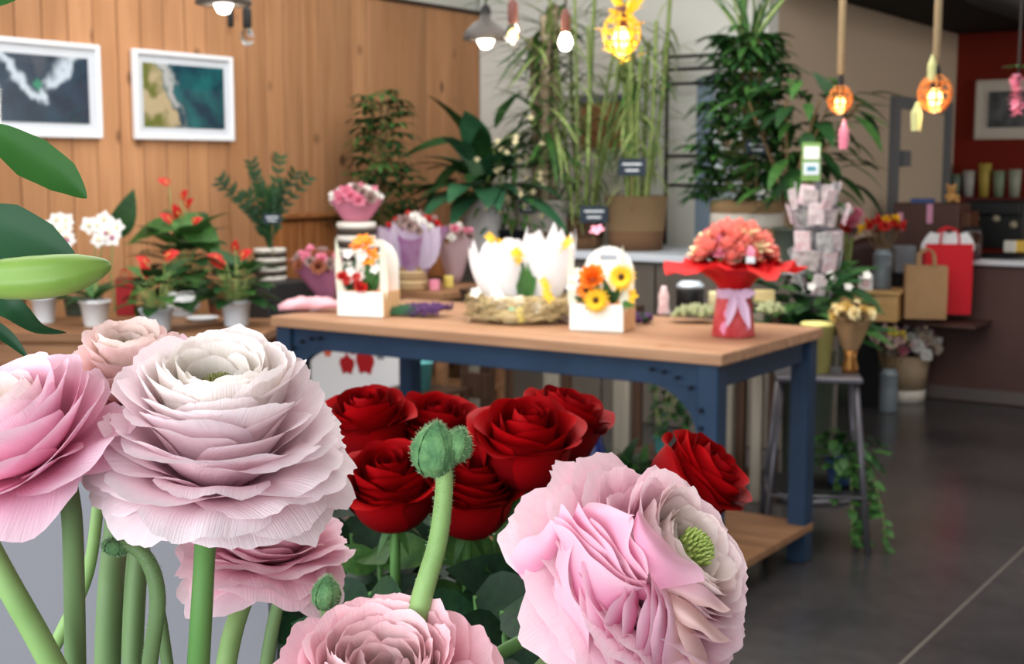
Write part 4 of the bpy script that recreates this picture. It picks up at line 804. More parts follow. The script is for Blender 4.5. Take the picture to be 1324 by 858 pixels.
# big umbrella tree in a banded jute basket + grey green pot
sc = onl(957, 330).y/FPX
def banded(t):
    r, h = 45*sc, 76*sc
    for z0_, z1_, m_ in ((0, .56, M_JUTE), (.56, .80, M_ROPEW), (.80, 1.0, M_JUTE)): MB().lathe([(r*.95, h*z0_), (r, h*(z0_+.02)), (r, h*(z1_-.02)), (r*.95, h*z1_)], 30).build('basket_band', m_, t, True)
    MB().lathe([(1e-5, .01), (r*.94, .01)], 20).build('basket_floor', M_JUTE, t); MB().lathe([(1e-5, h-.04), (r*.95, h-.04)], 20).build('soil', M_SOIL, t)
bs = thing('plinth', 'pale grey plinth carrying the banded basket and the grey green pot', 'plinth', uv2(-2.995, 6.93, 0), RZ); MB().bbox((0, 0, .47), (.66, .56, .94), .006).build('plinth_body', gf, bs); MB().bbox((0, 0, .96), (.69, .60, .04), .004).build('plinth_top', MATS['pale_ledge'], bs)
t = schefflera('big bushy umbrella tree in a jute basket with a white band', Vector((at(964, 330, 7.45).x, 7.45, .98)), .38, 1.25, 170, 5, .32, .175, 1.3, [ME['palmD'], ME['palmM'], ME['palmD'], ME['palmM']], banded)
pricetag(t, (.0, -.28, .62), .12, .075, .3); rg = random.Random(31)
for k in range(34): put(ME['strapLM' if k % 4 else 'strapL'], 'leaf', t, orient((.0, .02, 1.1+rg.uniform(0, .15)), (rg.uniform(-.5, .8), rg.uniform(-.3, .3), 1.0), (rg.uniform(-1, 1), -.6, 0), rg.uniform(.4, .65), .22))
t = thing('green_shrub', 'leafy shrub with long pointed leaves in a grey green pot beside the banded basket', 'plant', (at(1022, 330, 7.15).x, 7.15, .98)); pot(t, .095, .08, .2, M_GREENPOT); rg = random.Random(33)
for k in range(120): a = k*2.4; rr = rg.uniform(.05, .36); z = .35 + rg.uniform(0, .62); put(ME['lanceM' if k % 2 else 'lanceD'], 'leaf', t, orient((rr*math.cos(a)+.05, rr*math.sin(a), z), (math.cos(a), math.sin(a), rg.uniform(-.5, .4)), (0, 0, 1), rg.uniform(.17, .26)))
for k in range(8): a = k*2.4; MB().tube(path([(0, 0, .18), (.1*math.cos(a), .1*math.sin(a), .5), (.3*math.cos(a)+.05, .26*math.sin(a), .85)], 5), .006, 5).build('stem', M_BROWNST, t)
# black metal rack in front of the pale door
rk = rthing('metal_rack', 'black metal ladder rack with thin bars before the pale door', 'rack', -3.86, 7.82, 0)
for zz in (2.19, 2.11, 2.02, 1.565, 1.38): MB().tube([(-.22, 0, zz), (.36, 0, zz)], .011, 8).build('rack_bar', M_BLACK, rk, True)
for uu in (-.22, .36): MB().tube([(uu, 0, 1.0 if uu < 0 else 0), (uu, 0, 2.3)], .012, 8).build('rack_post', M_BLACK, rk, True)
t = thing('dried_wreath', 'round dried flower wreath hanging on the pale door', 'wreath', uv2(-3.60, 7.83, 1.76), RZ)
rg = random.Random(40); ms = [ruff(.035, m_, 3, 7, 2) for m_ in (mat('peach_dried', (222, 176, 140), .8), M_WHITEF, M_DRIED)]
for k in range(22): a = 2*PI*k/22; put(ms[k % 3], 'dried_bloom', t, orient((.095*math.cos(a), -.01, .14*math.sin(a)), (1, 0, 0), (0, -1, .2), 1))
MB().tube([(.095*math.cos(i*PI/12), 0, .14*math.sin(i*PI/12)) for i in range(25)], .012, 6, False).build('wreath_ring', M_BROWNST, t)
MB().tube([(0, 0, .15), (0, .02, .2)], .004, 5).build('hook', M_BLACK, t)
# ---- right side: card spinner, counter, bags
cs = thing('card_spinner', 'tall white card spinner full of floral greeting cards', 'card rack', away(atz(1055, 640, 0), 6.1)*1); cs.location.z = 0
sx0 = at(1056, 300, 6.1).x; cs.location.x = sx0; s6 = 6.1/FPX
MB().tube([(0, 0, .05), (0, 0, 1.55)], .014, 8).build('pole', M_GREYMET, cs, True); MB().lathe([(1e-5, 0), (.22, 0), (.22, .02), (.03, .05), (1e-5, .05)], 20).build('base', M_GREYMET, cs, True)
cm = [mat('card_%d' % i, c, .6, c2=c2, scale=26) for i, (c, c2) in enumerate((((226, 220, 222), (176, 150, 160)), ((214, 200, 200), (130, 124, 130)), ((232, 226, 230), (206, 160, 172)), ((196, 198, 200), (120, 116, 122))))]
rg = random.Random(77)
for r_ in range(5):
    for k in range(8):
        a = 2*PI*k/8 + .2 + r_*.33; z = 1.37 - r_*.098 + rg.uniform(-.02, .02); ra = .1 + rg.uniform(-.025, .03); q = Matrix.Translation((ra*math.cos(a), ra*math.sin(a), z)) @ Matrix.Rotation(a+PI/2+rg.uniform(-.5, .5), 4, 'Z') @ Matrix.Rotation(rg.uniform(.05, .35), 4, 'X') @ Matrix.Rotation(rg.uniform(-.25, .25), 4, 'Y'); o = MB().bbox((0, 0, 0), (.07, .006, .095), .002).build('greeting_card', cm[(r_*3+k) % 4], cs); o.matrix_local = q
for r_ in range(5): MB().tube([(.1*math.cos(i*PI/8), .1*math.sin(i*PI/8), 1.32-r_*.098) for i in range(17)], .004, 4, False).build('card_ring', M_GREYMET, cs)
o = MB().bbox((-.04, -.03, 1.52), (.085, .006, .17), .002).build('header_card', mat('green_sign', (120, 160, 90), .6), cs)
for zz, w_, c_ in ((1.56, .068, (240, 240, 240)), (1.49, .068, (214, 226, 236))): MB().box((-.04, -.035, zz), (w_, .004, .055)).build('header_paper', mat('paper_%d' % c_[0], c_, .6), o)
MB().box((-.04, -.038, 1.49), (.04, .002, .018)).build('teal_mark', mat('teal_ink', (60, 140, 160), .6), o)
# deep green plant behind the table corner
t = thing('dark_foliage_plant', 'dense dark green leafy plant behind the table corner below the card spinner', 'plant', (at(1046, 420, 6.0).x, 6.0, 0)); pot(t, .12, .1, .68, M_GREENPOT); rg = random.Random(17)
for k in range(90): a = k*2.4; rr = rg.uniform(.02, .2); put(ME['lanceD' if k % 3 else 'lanceM'], 'leaf', t, orient((rr*math.cos(a), rr*math.sin(a), .70+rg.uniform(0, .34)), (math.cos(a), math.sin(a), rg.uniform(.0, .9)), (0, -.3, 1), rg.uniform(.16, .26)))
for k in range(4): put(petals(5, .02, M_WHITEF, .3, .9), 'white_blossom', t, orient((.08*k-.02, -.12, .98+.05*(k % 2)), (1, 0, 0), (0, -1, .5), 1))
# counter
U0c = rloc(atz(1196, 514, 0))[0]; V0c = rloc(atz(1196, 514, 0))[1]
ct = rthing('sales_counter', 'long dark brown sales counter with a pale top', 'counter', U0c, V0c, 0)
MB().bbox((1.75, .3, .44), (3.5, .6, .88), .005).build('counter_front', M_BROWN, ct); MB().bbox((1.75+.0, .3, .90), (3.56, .68, .035), .005).build('counter_top', mat('pale_counter_top', (206, 208, 212), .35), ct); MB().box((1.75, .0, .05), (3.5, .01, .08)).build('kick_strip', mat('kick_strip', (88, 80, 78), .6), ct)
for k in range(1, 4): MB().box((.87*k, -.001, .46), (.006, .006, .78)).build('panel_joint', M_BLACK, ct)
def bag(label, px, py, z, w, d, h, m, rz, group, paper=False):
    t = thing('shopping_bag', label, 'bag', z if isinstance(z, Vector) else atz(px, py, z), rz, group); V = []; hw, hd = w/2, d/2
    for zz, k in ((0, 1), (h*.5, 1.02), (h, 1.0)): V += [(-hw*k, -hd*k, zz), (hw*k, -hd*k, zz), (hw*k, 0 if zz == h else 0, zz), (hw*k, hd*k, zz), (-hw*k, hd*k, zz), (-hw*k, 0, zz)]
    for i in (14, 17): V[i] = (V[i][0]*.9, V[i][1], V[i][2])
    F = [(5, 4, 3, 2, 1, 0)]
    for j in range(2):
        for k in range(6): F.append((j*6+k, j*6+(k+1) % 6, j*6+6+(k+1) % 6, j*6+6+k))
    MB().add(V, F).build('bag_body', m, t)
    for s in (-1, 1): MB().tube(path([(-w*.2, s*hd*.95, h-.01), (-w*.17, s*hd*.9, h+.07), (0, s*hd*.85, h+.1), (w*.17, s*hd*.9, h+.07), (w*.2, s*hd*.95, h-.01)], 5), .007, 6).build('handle', m, t, True)
    if paper:
        for k in range(4): MB().leaf((-.06+.04*k, -.01*k, h-.06), (.25*(k-1.5), -.15, 1), (0, -1, .1), .14, .17, .1, -.25, 7).build('tissue_sheet', M_WHITE, t)
    return t
bag('brown kraft paper bag with twisted handles standing before the red bag', 1195, 411, at(1195, 411, 8.30), .245, .11, .325, mat('kraft_paper', (174, 138, 98), .7, c2=(166, 130, 92), scale=12), -.18, 'shopping bags by the counter')
bag('bright red paper bag with white tissue standing behind the kraft bag', 1222, 403, at(1222, 405, 8.47), .285, .12, .44, mat('red_bag_paper', (206, 26, 40), .5), -.12, 'shopping bags by the counter', True)
_l = Matrix.LocRotScale(ct.location, ct.rotation_euler.to_quaternion(), None).inverted(); q_ = _l @ at(1208, 415, 8.42)
MB().bbox((q_.x+.05, q_.y+.12, q_.z-.012), (.46, .46, .022), .003).build('bag_shelf', M_BROWN, ct, label='dark shelf under the bags')
# plywood box table with vase
pb_ = at(1120, 400, 8.45); pw_ = thing('plywood_box', 'light plywood box table with a dark underside at the counter\'s end', 'table', (pb_.x, pb_.y, 0), RZ*.75); ztop = at(1122, 375, 8.4).z; zb_ = ztop-.17
MB().bbox((0, .0, ztop-.09), (.43, .36, .18), .004).build('box_body', M_PLY, pw_); MB().bbox((0, .0, ztop-.004), (.46, .39, .018), .003).build('box_top', M_PLY, pw_); MB().bbox((0, .06, zb_/2), (.20, .2, zb_), .004).build('box_plinth', M_BLACK, pw_, label='black plinth under the box')
M_ZINC = mat('zinc_vase', (128, 138, 146), .5, c2=(112, 122, 130), scale=6, metal=.3)
def vase(label, loc, r, h, group=None):
    t = thing('metal_vase', label, 'vase', loc, group=group); MB().lathe([(1e-5, 0), (r, 0), (r*1.02, .01), (r, h*.5), (r*1.0, h*.84), (r*1.06, h*.86), (r*.8, h*.93), (r*.72, h), (r*.66, h), (r*.7, h*.9), (r*.9, h*.8), (r*.9, .02), (1e-5, .02)], 22).build('vase_body', M_ZINC, t, True)
    MB().lathe([(r*1.02, h*.845), (r*1.08, h*.855), (r*1.02, h*.865)], 22).build('vase_ring', M_ZINC, t, True); return t
def dried(t, z, n, mats, R, H, r, seed, name='dried_bloom'):
    rg = random.Random(seed); ms = [ruff(r, m_, seed+i, 7, 2) for i, m_ in enumerate(mats)]
    for k in range(n):
        a = k*2.4; rr = R*math.sqrt((k+.5)/n); q = Vector((rr*math.cos(a), rr*.7*math.sin(a), z + H*(1-.35*(k/n)) + rg.uniform(-.02, .02))); put(ms[k % len(ms)], name, t, orient(q, (math.cos(a+1.6), math.sin(a+1.6), 0), (q.x*2, q.y*2-.05, .2), rg.uniform(.8, 1.15))); MB().tube([(q.x*.15, q.y*.15, z-.03), q], .003, 4).build('stalk', M_BROWNST, t)
v1_ = at(1141, 372, 8.4); t = vase('grey metal vase with dried red and yellow flowers on the plywood box', Vector((v1_.x, 8.42, ztop+.006)), .058, .25); dried(t, .23, 20, [M_REDF, M_REDF, M_YELF], .13, .2, .042, 3)
t = thing('message_card', 'small white and pink card leaning before the grey vase on the plywood box', 'card', Vector((at(1119, 371, 8.34).x, 8.34, ztop+.006)), -.3); MB().bbox((0, 0, .045), (.085, .004, .09), .001).build('card_sheet', M_WHITE, t); MB().box((0, -.004, .045), (.05, .002, .05)).build('card_print', mat('pink_card_print', (226, 190, 200), .6), t)
# tall grey vase and the beige rope basket on the floor
fp = atz(1148, 532, 0); t = vase('tall grey metal vase with dried thistles standing on the concrete floor', fp, .055, .27); dried(t, .24, 16, [M_DRIED, M_DRIED, mat('dry_yellow', (200, 180, 70), .8)], .12, .25, .042, 5)
bp_ = atz(1172, 522, 0) + Vector((.02, .15, 0)); t = thing('rope_basket', 'tall beige rope basket with a white foot holding pale blooms beside the counter', 'basket', bp_); s8 = bp_.y/FPX
MB().lathe([(1e-5, 0), (.135, 0), (.14, .08), (.13, .08), (1e-5, .06)], 26).build('basket_foot', M_ROPEW, t, True, label='white foot'); MB().lathe([(.14, .08), (.16, .3), (.15, .3), (.135, .1)], 26).build('basket_body', mat('beige_rope', (172, 150, 124), .9, c2=(158, 136, 110), scale=60, stretch=(1, 1, 3), bump=.4), t, True)
blooms(t, [M_PINKF, M_WHITEF, mat('pale_dried', (206, 190, 176), .8), M_WHITEF], 26, (.05, -.02, .3), .15, .045, 22, 1.1)
# brown leather chair back and dark boxes on the counter's end
ch_ = at(1108, 340, 9.0); t = thing('brown_chair', 'round-backed dark brown chair behind the plywood box', 'chair', (ch_.x, 9.0, 0), RZ); bm_ = mat('brown_leather', (58, 32, 28), .45)
MB().bbox((0, 0, .44), (.42, .42, .08), .02).build('seat', bm_, t)
V = []; F = []
for j in range(7):
    for i in range(9):
        x = -.2+.4*i/8; z = .48 + .55*j/6*(1-.25*((i-4)/4)**2*(j/6)**2); V.append((x, .2 - .25*(x/.2)**2*.25, z)); 
n_ = 63; V += [(x, y+.045, z) for x, y, z in V]
for j in range(1, 7):
    for i in range(1, 9): o_ = j*9+i; F += [(o_-10, o_-9, o_, o_-1), (n_+o_-1, n_+o_, n_+o_-9, n_+o_-10)]
for i in range(8): F += [(i+1, i, n_+i, n_+i+1), (54+i, 55+i, n_+55+i, n_+54+i)]
for j in range(6): F += [(j*9, j*9+9, n_+j*9+9, n_+j*9), (j*9+17, j*9+8, n_+j*9+8, n_+j*9+17)]
MB().add(V, F).build('backrest', bm_, t, True)
for s in (-1, 1):
    for s2 in (-1, 1): MB().tube([(s*.17, s2*.17, .42), (s*.19, s2*.19, 0)], .016, 6).build('leg', M_BLACK, t)
pp = at(1096, 290, 8.55); t = thing('hydrangea', 'pink hydrangea blooms in front of the dark brown chair', 'flowers', (pp.x, 8.55, 0)); MB().lathe([(1e-5, 0), (.09, 0), (.1, .72), (.085, .72), (.07, .02), (1e-5, .02)], 20).build('tall_pot', M_GREENPOT, t, True)
for k, (dx, dz, m_, r_) in enumerate(((-.03, .52, M_WHITEF, .05), (.01, .46, M_PINKF, .065), (.035, .50, M_PINKF, .05), (-.02, .42, M_REDF, .05), (.02, .39, M_DRIED, .045))): put(ruff(r_, m_, k, 10, 4), 'bloom', t, orient((dx, -.05, .72+dz-.02), (1, 0, 0), (0, -.8, .6), 1)); MB().tube([(0, 0, .65), (dx, -.05, .69+dz)], .005, 5).build('stalk', M_CANE, t)
cbp = rloc(at(1212, 335, 9.35)); zt_ = at(1212, 262, 9.3).z
t = rthing('till_box', 'dark brown till box with a blue top strip and two pink tags', 'box', cbp[0]-.02, cbp[1]-.1, .918); hh = zt_-.918
MB().bbox((0, 0, hh/2), (.44, .28, hh), .005).build('box_body', M_BROWN, t); MB().bbox((-.05, -.05, hh+.015), (.14, .1, .03), .003).build('blue_strip', mat('blue_strip', (70, 90, 140), .5), t)
for xx, zz in ((-.17, hh-.13), (.03, hh-.07)): MB().bbox((xx, -.146, zz), (.04, .008, .13), .002).build('pink_tag', mat('pink_tag', (214, 150, 180), .6), t)
MB().bbox((.25, .02, hh*.42), (.06, .24, hh*.84), .005).build('side_box', mat('chestnut_panel', (78, 44, 26), .5), t)
tp = t.location + Vector((0, 0, 0)); bear = thing('teddy_bear', 'small sandy teddy bear sitting on the till box', 'toy', at(1229, 268, 9.35)); bear.location.z = .918+hh+.002
bear.location = uv2(*rloc(at(1229, 262, 9.3)), .918+hh+.002) if False else bear.location
bf = mat('bear_plush', (206, 160, 100), .95, c2=(190, 140, 84), scale=80, bump=.3)
bd = MB(); bd.ball((0, 0, .035), .036, 10, 1.05); bd.ball((0, -.004, .088), .032, 10, .92); bd.ball((-.026, 0, .115), .012, 7); bd.ball((.026, 0, .115), .012, 7); bd.ball((0, -.034, .08), .014, 7)
for s in (-1, 1): bd.tube([(s*.025, -.01, .05), (s*.045, -.03, .035)], [.012, .011], 8); bd.tube([(s*.02, -.015, .014), (s*.035, -.055, .014)], [.014, .013], 8)
bo = bd.build('bear_body', bf, bear, True)
for s in (-1, 1): MB().ball((s*.012, -.034, .095), .004, 5).build('eye', M_BLACK, bo)
MB().ball((0, -.048, .083), .005, 5).build('nose', M_BLACK, bo)
o = MB().bbox((0, 0, .09), (.13, .11, .18), .01).build('card_printer', mat('grey_machine', (136, 140, 146), .4, c2=(120, 124, 130), scale=30, stretch=(1, 1, 8)), loc=Vector((at(1166, 350, 8.5).x, 8.75, .9))); tag(o, 'small grey ribbed machine left of the red bag', 'machine'); o.location = (at(1168, 350, 8.75).x, 8.75, at(1168, 353, 8.75).z)
mp_ = thing('machine_plinth', 'slim dark plinth under the small grey machine', 'plinth', (o.location.x, 8.75, 0), 0); MB().bbox((0, 0, o.location.z/2-.002), (.15, .13, o.location.z-.004), .004).build('plinth_body', M_BLACK, mp_); MB().bbox((0, 0, o.location.z-.01), (.17, .15, .012), .003).build('plinth_top', M_BLACK, mp_)
# on the counter: dark machine, white and yellow cartons, dark tray
def onc(px, py): return atz(px, py, .918)
t = thing('coffee_machine', 'black machine with small pale parts on the counter at the right edge', 'machine', onc(1300, 322) + Vector((0, .16, 0)), RZ); MB().bbox((0, 0, .17), (.42, .28, .34), .01).build('body', M_BLACK, t); MB().bbox((0, -.16, .29), (.38, .06, .09), .006).build('head', M_BLACK, t)
for x in (-.12, .02, .14): MB().ball((x, -.15, .2+.03*math.sin(x*30)), .028, 8).build('pale_knob', mat('pale_machine_part', (146, 136, 116), .6), t, True)
MB().tube([(-.16, -.15, .26), (-.17, -.2, .12)], .008, 6).build('spout', M_GREYMET, t)
for px, nm, c in ((1306, 'white', (226, 222, 212)), (1319, 'yellow', (226, 186, 80))): o = MB().bbox((0, 0, .04), (.075, .06, .08), .004).build('small_carton', mat(nm+'_carton', c, .6), loc=onc(px, 326)); o.rotation_euler = (0, 0, RZ); tag(o, nm+' small carton before the black machine on the counter', 'carton')
t = thing('serving_tray', 'dark oval tray lying on the pale counter top', 'tray', onc(1296, 333)); MB().lathe([(1e-5, 0), (.14, 0), (.17, .02), (.165, .022), (.13, .008), (1e-5, .006)], 26).build('tray_body', M_BLACK, t, True)
t = thing('glass_jar', 'clear storage jar with a dark lid at the counter\'s near end', 'jar', onc(1262, 336) + Vector((0, .1, 0))); MB().lathe([(1e-5, 0), (.06, 0), (.065, .01), (.065, .16), (.05, .18)], 20).build('jar_body', M_GLASS, t, True); MB().lathe([(.055, .18), (.058, .2), (1e-5, .21)], 16).build('lid', M_BLACK, t, True)
MB().lathe([(1e-5, .006), (.055, .006), (.057, .09), (1e-5, .1)], 16).build('contents', mat('jar_contents', (110, 84, 84), .8, c2=(70, 54, 58), scale=50), t, True)
# dark back cabinet behind the counter
bk = rthing('back_cabinet', 'black back cabinet standing between the counter and the rust red wall', 'cabinet', -.9, VR-.36, 0); MB().bbox((0, 0, .47), (2.6, .6, .94), .006).build('cabinet_body', mat('black_cabinet', (24, 20, 20), .5), bk)
for k in range(4): o = MB().bbox((-.97+.65*k, -.305, .47), (.62, .016, .88), .003).build('door', mat('black_cabinet', (24, 20, 20), .5), bk); MB().tube([(-.75+.65*k, -.32, .62), (-.75+.65*k, -.32, .78)], .008, 6).build('handle', M_GREYMET, o)
# ---- metal stool with pots by the table's near end
fl = atz(1113, 722, 0); sy = fl.y+.26; sxx = at(1056, 488, sy).x; sz = at(1056, 488, sy-.15).z
st = thing('metal_stool', 'grey metal stool with splayed legs at the near end of the table', 'stool', (sxx, sy, 0), -.15)
MB().bbox((0, 0, sz-.012), (.33, .30, .024), .006).build('seat', M_GREYMET, st); MB().bbox((0, 0, .235), (.34, .30, .012), .003).build('lower_plate', M_BLACK, st)
for s in (-1, 1):
    for s2 in (-1, 1): MB().tube([(s*.14, s2*.12, sz-.02), (s*.20, s2*.18, 0)], .013, 8).build('leg', M_GREYMET, st, True); 
    MB().tube([(s*.185, -.165, .22), (s*.185, .165, .22)], .009, 6).build('stretcher', M_GREYMET, st, True); MB().tube([(-.185, s*.165, .22), (.185, s*.165, .22)], .009, 6).build('stretcher', M_GREYMET, st, True)
t = thing('yellow_bucket', 'tall pale yellow bucket on the metal stool', 'bucket', (at(1056, 486, sy).x, sy, sz)); MB().lathe([(1e-5, 0), (.052, 0), (.066, .19), (.070, .192), (.062, .19), (.048, .01), (1e-5, .01)], 22).build('bucket_body', mat('pale_yellow', (206, 198, 120), .5), t, True); MB().lathe([(.066, .185), (.072, .19), (.066, .197)], 22).build('bucket_rim', mat('yellow_rim', (216, 210, 130), .5), t, True)
t = thing('bronze_vase', 'small bronze vase with a kraft cone of cream flowers on the metal stool', 'vase', (at(1097, 482, sy).x, sy-.02, sz)); MB().lathe([(1e-5, 0), (.03, 0), (.034, .02), (.022, .06), (.028, .09), (.024, .09), (.018, .06), (1e-5, .02)], 18).build('vase_body', mat('bronze', (150, 104, 54), .35, metal=.7), t, True); wrap(t, .018, .075, .15, mat('kraft_cone', (150, 118, 84), .7), seed=4, z=.07); blooms(t, [M_CREAMF, mat('straw_flower', (206, 176, 100), .7), M_BROWNST], 26, (0, -.01, .225), .075, .026, 31, .55)
t = thing('ivy', 'trailing green ivy in a blue pot on the stool\'s lower plate', 'plant', (at(1086, 628, sy-.03).x, sy-.03, .242)); pot(t, .06, .045, .1, mat('blue_pot', (52, 74, 112), .5)); rg = random.Random(44)
iv = heart.mesh('leaf', M_LEAFM)
for k in range(80): a = k*2.4; rr = .15*math.sqrt(rg.random()); put(iv if k % 2 else ME['heartD'], 'leaf', t, orient((rr*math.cos(a), rr*math.sin(a)*.8, .1+rg.uniform(-.02, .14)*(1-rr*3)), (math.cos(a), math.sin(a), rg.uniform(-.8, .5)), (0, 0, 1), rg.uniform(.045, .075)))
for k, (ex, ey, ez) in enumerate(((.07, -.08, -.22), (.11, -.05, -.10), (.02, -.1, -.2), (.14, -.1, -.23), (-.05, -.09, -.02))):
    pts = path([(0, 0, .1), (ex*.6, ey, .09), (ex, ey*1.2, ez*.4), (ex*1.1, ey*1.3, ez)], 5); MB().tube(pts, .0025, 4).build('vine', M_CANE, t)
    for q in pts[3:]: a = rg.uniform(0, 6.28); put(iv, 'leaf', t, orient(q, (math.cos(a), -.6, rg.uniform(-.6, .2)), (0, -.6, 1), rg.uniform(.035, .055)))
# white low pot and gold cup beside the stool
jar('small white pot on the floor behind the metal stool', 'small_pot', 'pot', 1052, 612, .05, .1, M_WHITE, z=.0)
# ---- under and behind the table
t = thing('canvas_print', 'white canvas print with painted red flowers leaning behind the table\'s far end', 'picture', atz(470, 620, 0), RZ); t.location = uv2(-4.45, 5.2, 0); ctop = .80
MB().bbox((0, 0, .52), (.62, .03, .6), .003).build('canvas', mat('canvas_white', (226, 228, 232), .7), t); rg = random.Random(6)
for x, z, r, c in ((-.2, .68, .028, 'or'), (-.2, .62, .035, 'or'), (-.19, .56, .03, 'or'), (.0, .6, .05, 'rd'), (.06, .52, .06, 'rd'), (-.06, .5, .05, 'rd'), (.12, .68, .035, 'gy'), (.2, .63, .04, 'gy'), (.16, .57, .03, 'gy'), (-.02, .72, .03, 'gy')):
    m_ = {'or': mat('paint_orange', (206, 92, 52), .6), 'rd': mat('paint_red', (164, 26, 34), .6), 'gy': mat('paint_grey', (120, 122, 132), .6)}[c]
    MB().lathe([(1e-5, .002), (r, .001), (r, 0)], 12, (x, -.0155, z), Matrix.Rotation(PI/2, 3, 'X'), wob=lambda a, i: 1+.2*math.sin(5*a)).build('painted_flower', m_, t)
MB().bbox((0, .01, .11), (.5, .05, .22), .004).build('easel_foot', M_DARKW, t)
def bucket(label, px, py, Y, rt, h, m, nm='bucket'):
    p = at(px, py, Y); p.z = 0; t = thing(nm, label, 'bucket', p); return t, p
def stand(label, px, ytop_px, Y, w, m):
    p = at(px, ytop_px, Y); t = thing('crate', label, 'crate', (p.x, p.y, 0), RZ); h = p.z
    MB().bbox((0, 0, h-.01), (w, w, .02), .003).build('crate_top', m, t)
    for s in (-1, 1):
        for s2 in (-1, 1): MB().bbox((s*(w/2-.02), s2*(w/2-.02), h/2-.01), (.03, .03, h-.02), .002).build('leg', m, t)
    for k in range(3): MB().bbox((0, -w/2+.005, h*(.2+.28*k)), (w-.02, .012, h*.14), .002).build('slat', m, t)
    return p
p = stand('dark wooden crate under the aqua bucket behind the table', 543, 503, 6.45, .34, M_DARKW); t = thing('aqua_bucket', 'aqua blue bucket on a dark crate seen under the table', 'bucket', p); MB().lathe([(1e-5, 0), (.05, 0), (.062, .13), (.066, .132), (.058, .13), (.046, .01), (1e-5, .01)], 22).build('bucket_body', mat('aqua', (96, 176, 178), .5), t, True); MB().tube([(.064*math.cos(a_*PI/10), -.01-.02*math.sin(a_*PI/10), .125-.03*math.sin(a_*PI/10)) for a_ in range(11)], .002, 4).build('handle', M_GREYMET, t)
p = stand('low dark crate under the small aqua pot behind the table', 857, 585, 5.75, .30, M_DARKW); t = thing('aqua_pot', 'small aqua pot with a trailing plant seen through the table legs', 'plant', p); pot(t, .04, .032, .075, mat('aqua', (96, 176, 178), .5)); rg = random.Random(8)
for k in range(70): a = k*2.4; z = .08 + .3*rg.random(); put(ME['heartD'] if k % 3 else ME['heartM'], 'leaf', t, orient((.07*math.cos(a)+.03, .06*math.sin(a), z), (math.cos(a), math.sin(a), rg.uniform(-.9, .3)), (0, 0, 1), rg.uniform(.035, .06)))
for k in range(5): a = k*1.3; MB().tube(path([(0, 0, .07), (.04*math.cos(a), .04*math.sin(a), .2), (.08*math.cos(a)+.03, .07*math.sin(a), .36)], 4), .003, 4).build('vine', M_CANE, t)
for px, py, lb, m_, seed in ((800, 600, 'low dark fern on the table\'s lower shelf beside the blue bottle', 'lanceD', 3), (830, 616, 'low bright green plant on the table\'s lower shelf right of the dark fern', 'lanceM', 5), (565, 560, 'low leafy plant on the table\'s lower shelf behind the red roses', 'lanceD', 9)):
    t = thing('potted_fern', lb, 'plant', at(px, py, 5.3)); t.location.z = .146; pot(t, .06, .05, .1, M_GREENPOT); leaves(t, [ME[m_]], 26, .1, .05, .10, .17, .1, 1.2, seed)
p = at(768, 580, 5.5); t = thing('blue_bottle', 'dark blue bottle standing on the table\'s lower shelf', 'bottle', (p.x, 5.42, .146)); MB().lathe([(1e-5, 0), (.045, 0), (.047, .2), (.02, .28), (.018, .36), (.02, .37), (1e-5, .37)], 18).build('bottle_body', mat('cobalt', (40, 52, 120), .3), t, True); MB().lathe([(.022, .36), (.023, .4), (1e-5, .402)], 12).build('cap', M_BLACK, t, True)
p = stand('tall dark wooden crate under the dark red vase at the foot of the ledge', 630, 372, 6.62, .2, M_DARKW)
t = thing('red_vase', 'small dark red vase on a tall crate at the foot of the ledge', 'vase', p); MB().lathe([(1e-5, 0), (.035, 0), (.048, .04), (.04, .08), (.026, .095), (.022, .095), (.034, .075), (1e-5, .02)], 18).build('vase_body', mat('dark_red_glaze', (120, 20, 28), .35), t, True)
MB().lathe([(.026, .093), (.034, .105), (.030, .105), (.022, .09)], 18).build('vase_lip', mat('dark_red_glaze', (120, 20, 28), .35), t, True)
# ------------------------------------------------------------------ cut flowers close to the camera
M_PETAL = colmat('ranunculus_petal', .55, .38, bump=.35)
M_ROSE = colmat('rose_petal', .6, .05, spec=.08, bump=.06, vein=20)
M_STEM = mat('ranunculus_stem', (96, 126, 78), .5, c2=(118, 148, 96), scale=30, stretch=(1, 1, .1), trans=.15)
M_STEMD = mat('dark_stem', (76, 122, 62), .5, c2=(98, 146, 76), scale=30, stretch=(1, 1, .1), trans=.1)
M_STEML = mat('pale_stem', (128, 166, 96), .5, c2=(148, 184, 114), scale=30, trans=.15)
M_BUD = mat('bud_green', (66, 112, 70), .7, c2=(106, 150, 96), scale=160, bump=.3)
M_FUZZ = mat('fuzz', (178, 206, 166), .8, trans=.4)
M_EYE = mat('carpel_green', (96, 116, 58), .7, c2=(150, 168, 84), scale=400)
M_EYED = mat('carpel_dark', (118, 104, 66), .8, c2=(140, 152, 84), scale=400)
M_LILY = mat('lily_leaf', (46, 100, 30), .4, c2=(32, 80, 28), scale=5, stretch=(1, 1, 1), trans=.22, spec=.25, bump=.05)
M_LILYD = mat('lily_leaf_dark', (24, 64, 38), .4, c2=(34, 80, 44), scale=5, trans=.12, spec=.25)
M_LBUD = mat('lily_bud', (104, 144, 56), .4, c2=(146, 178, 84), scale=14, stretch=(.5, 3, 3), trans=.15, spec=.4)
M_RLEAF = mat('rose_leaf', (26, 62, 30), .5, c2=(16, 44, 26), scale=8, rnd=.35, trans=.12, spec=.25)
M_RLEAF2 = mat('rose_leaf_light', (78, 116, 52), .45, c2=(54, 94, 46), scale=8, rnd=.2, trans=.2)
def sm(a, b, x):
    x = max(0, min(1, (x-a)/(b-a))); return x*x*(3-2*x)
def mixc(a, b, t): return tuple(a[i] + (b[i]-a[i])*t for i in range(3))
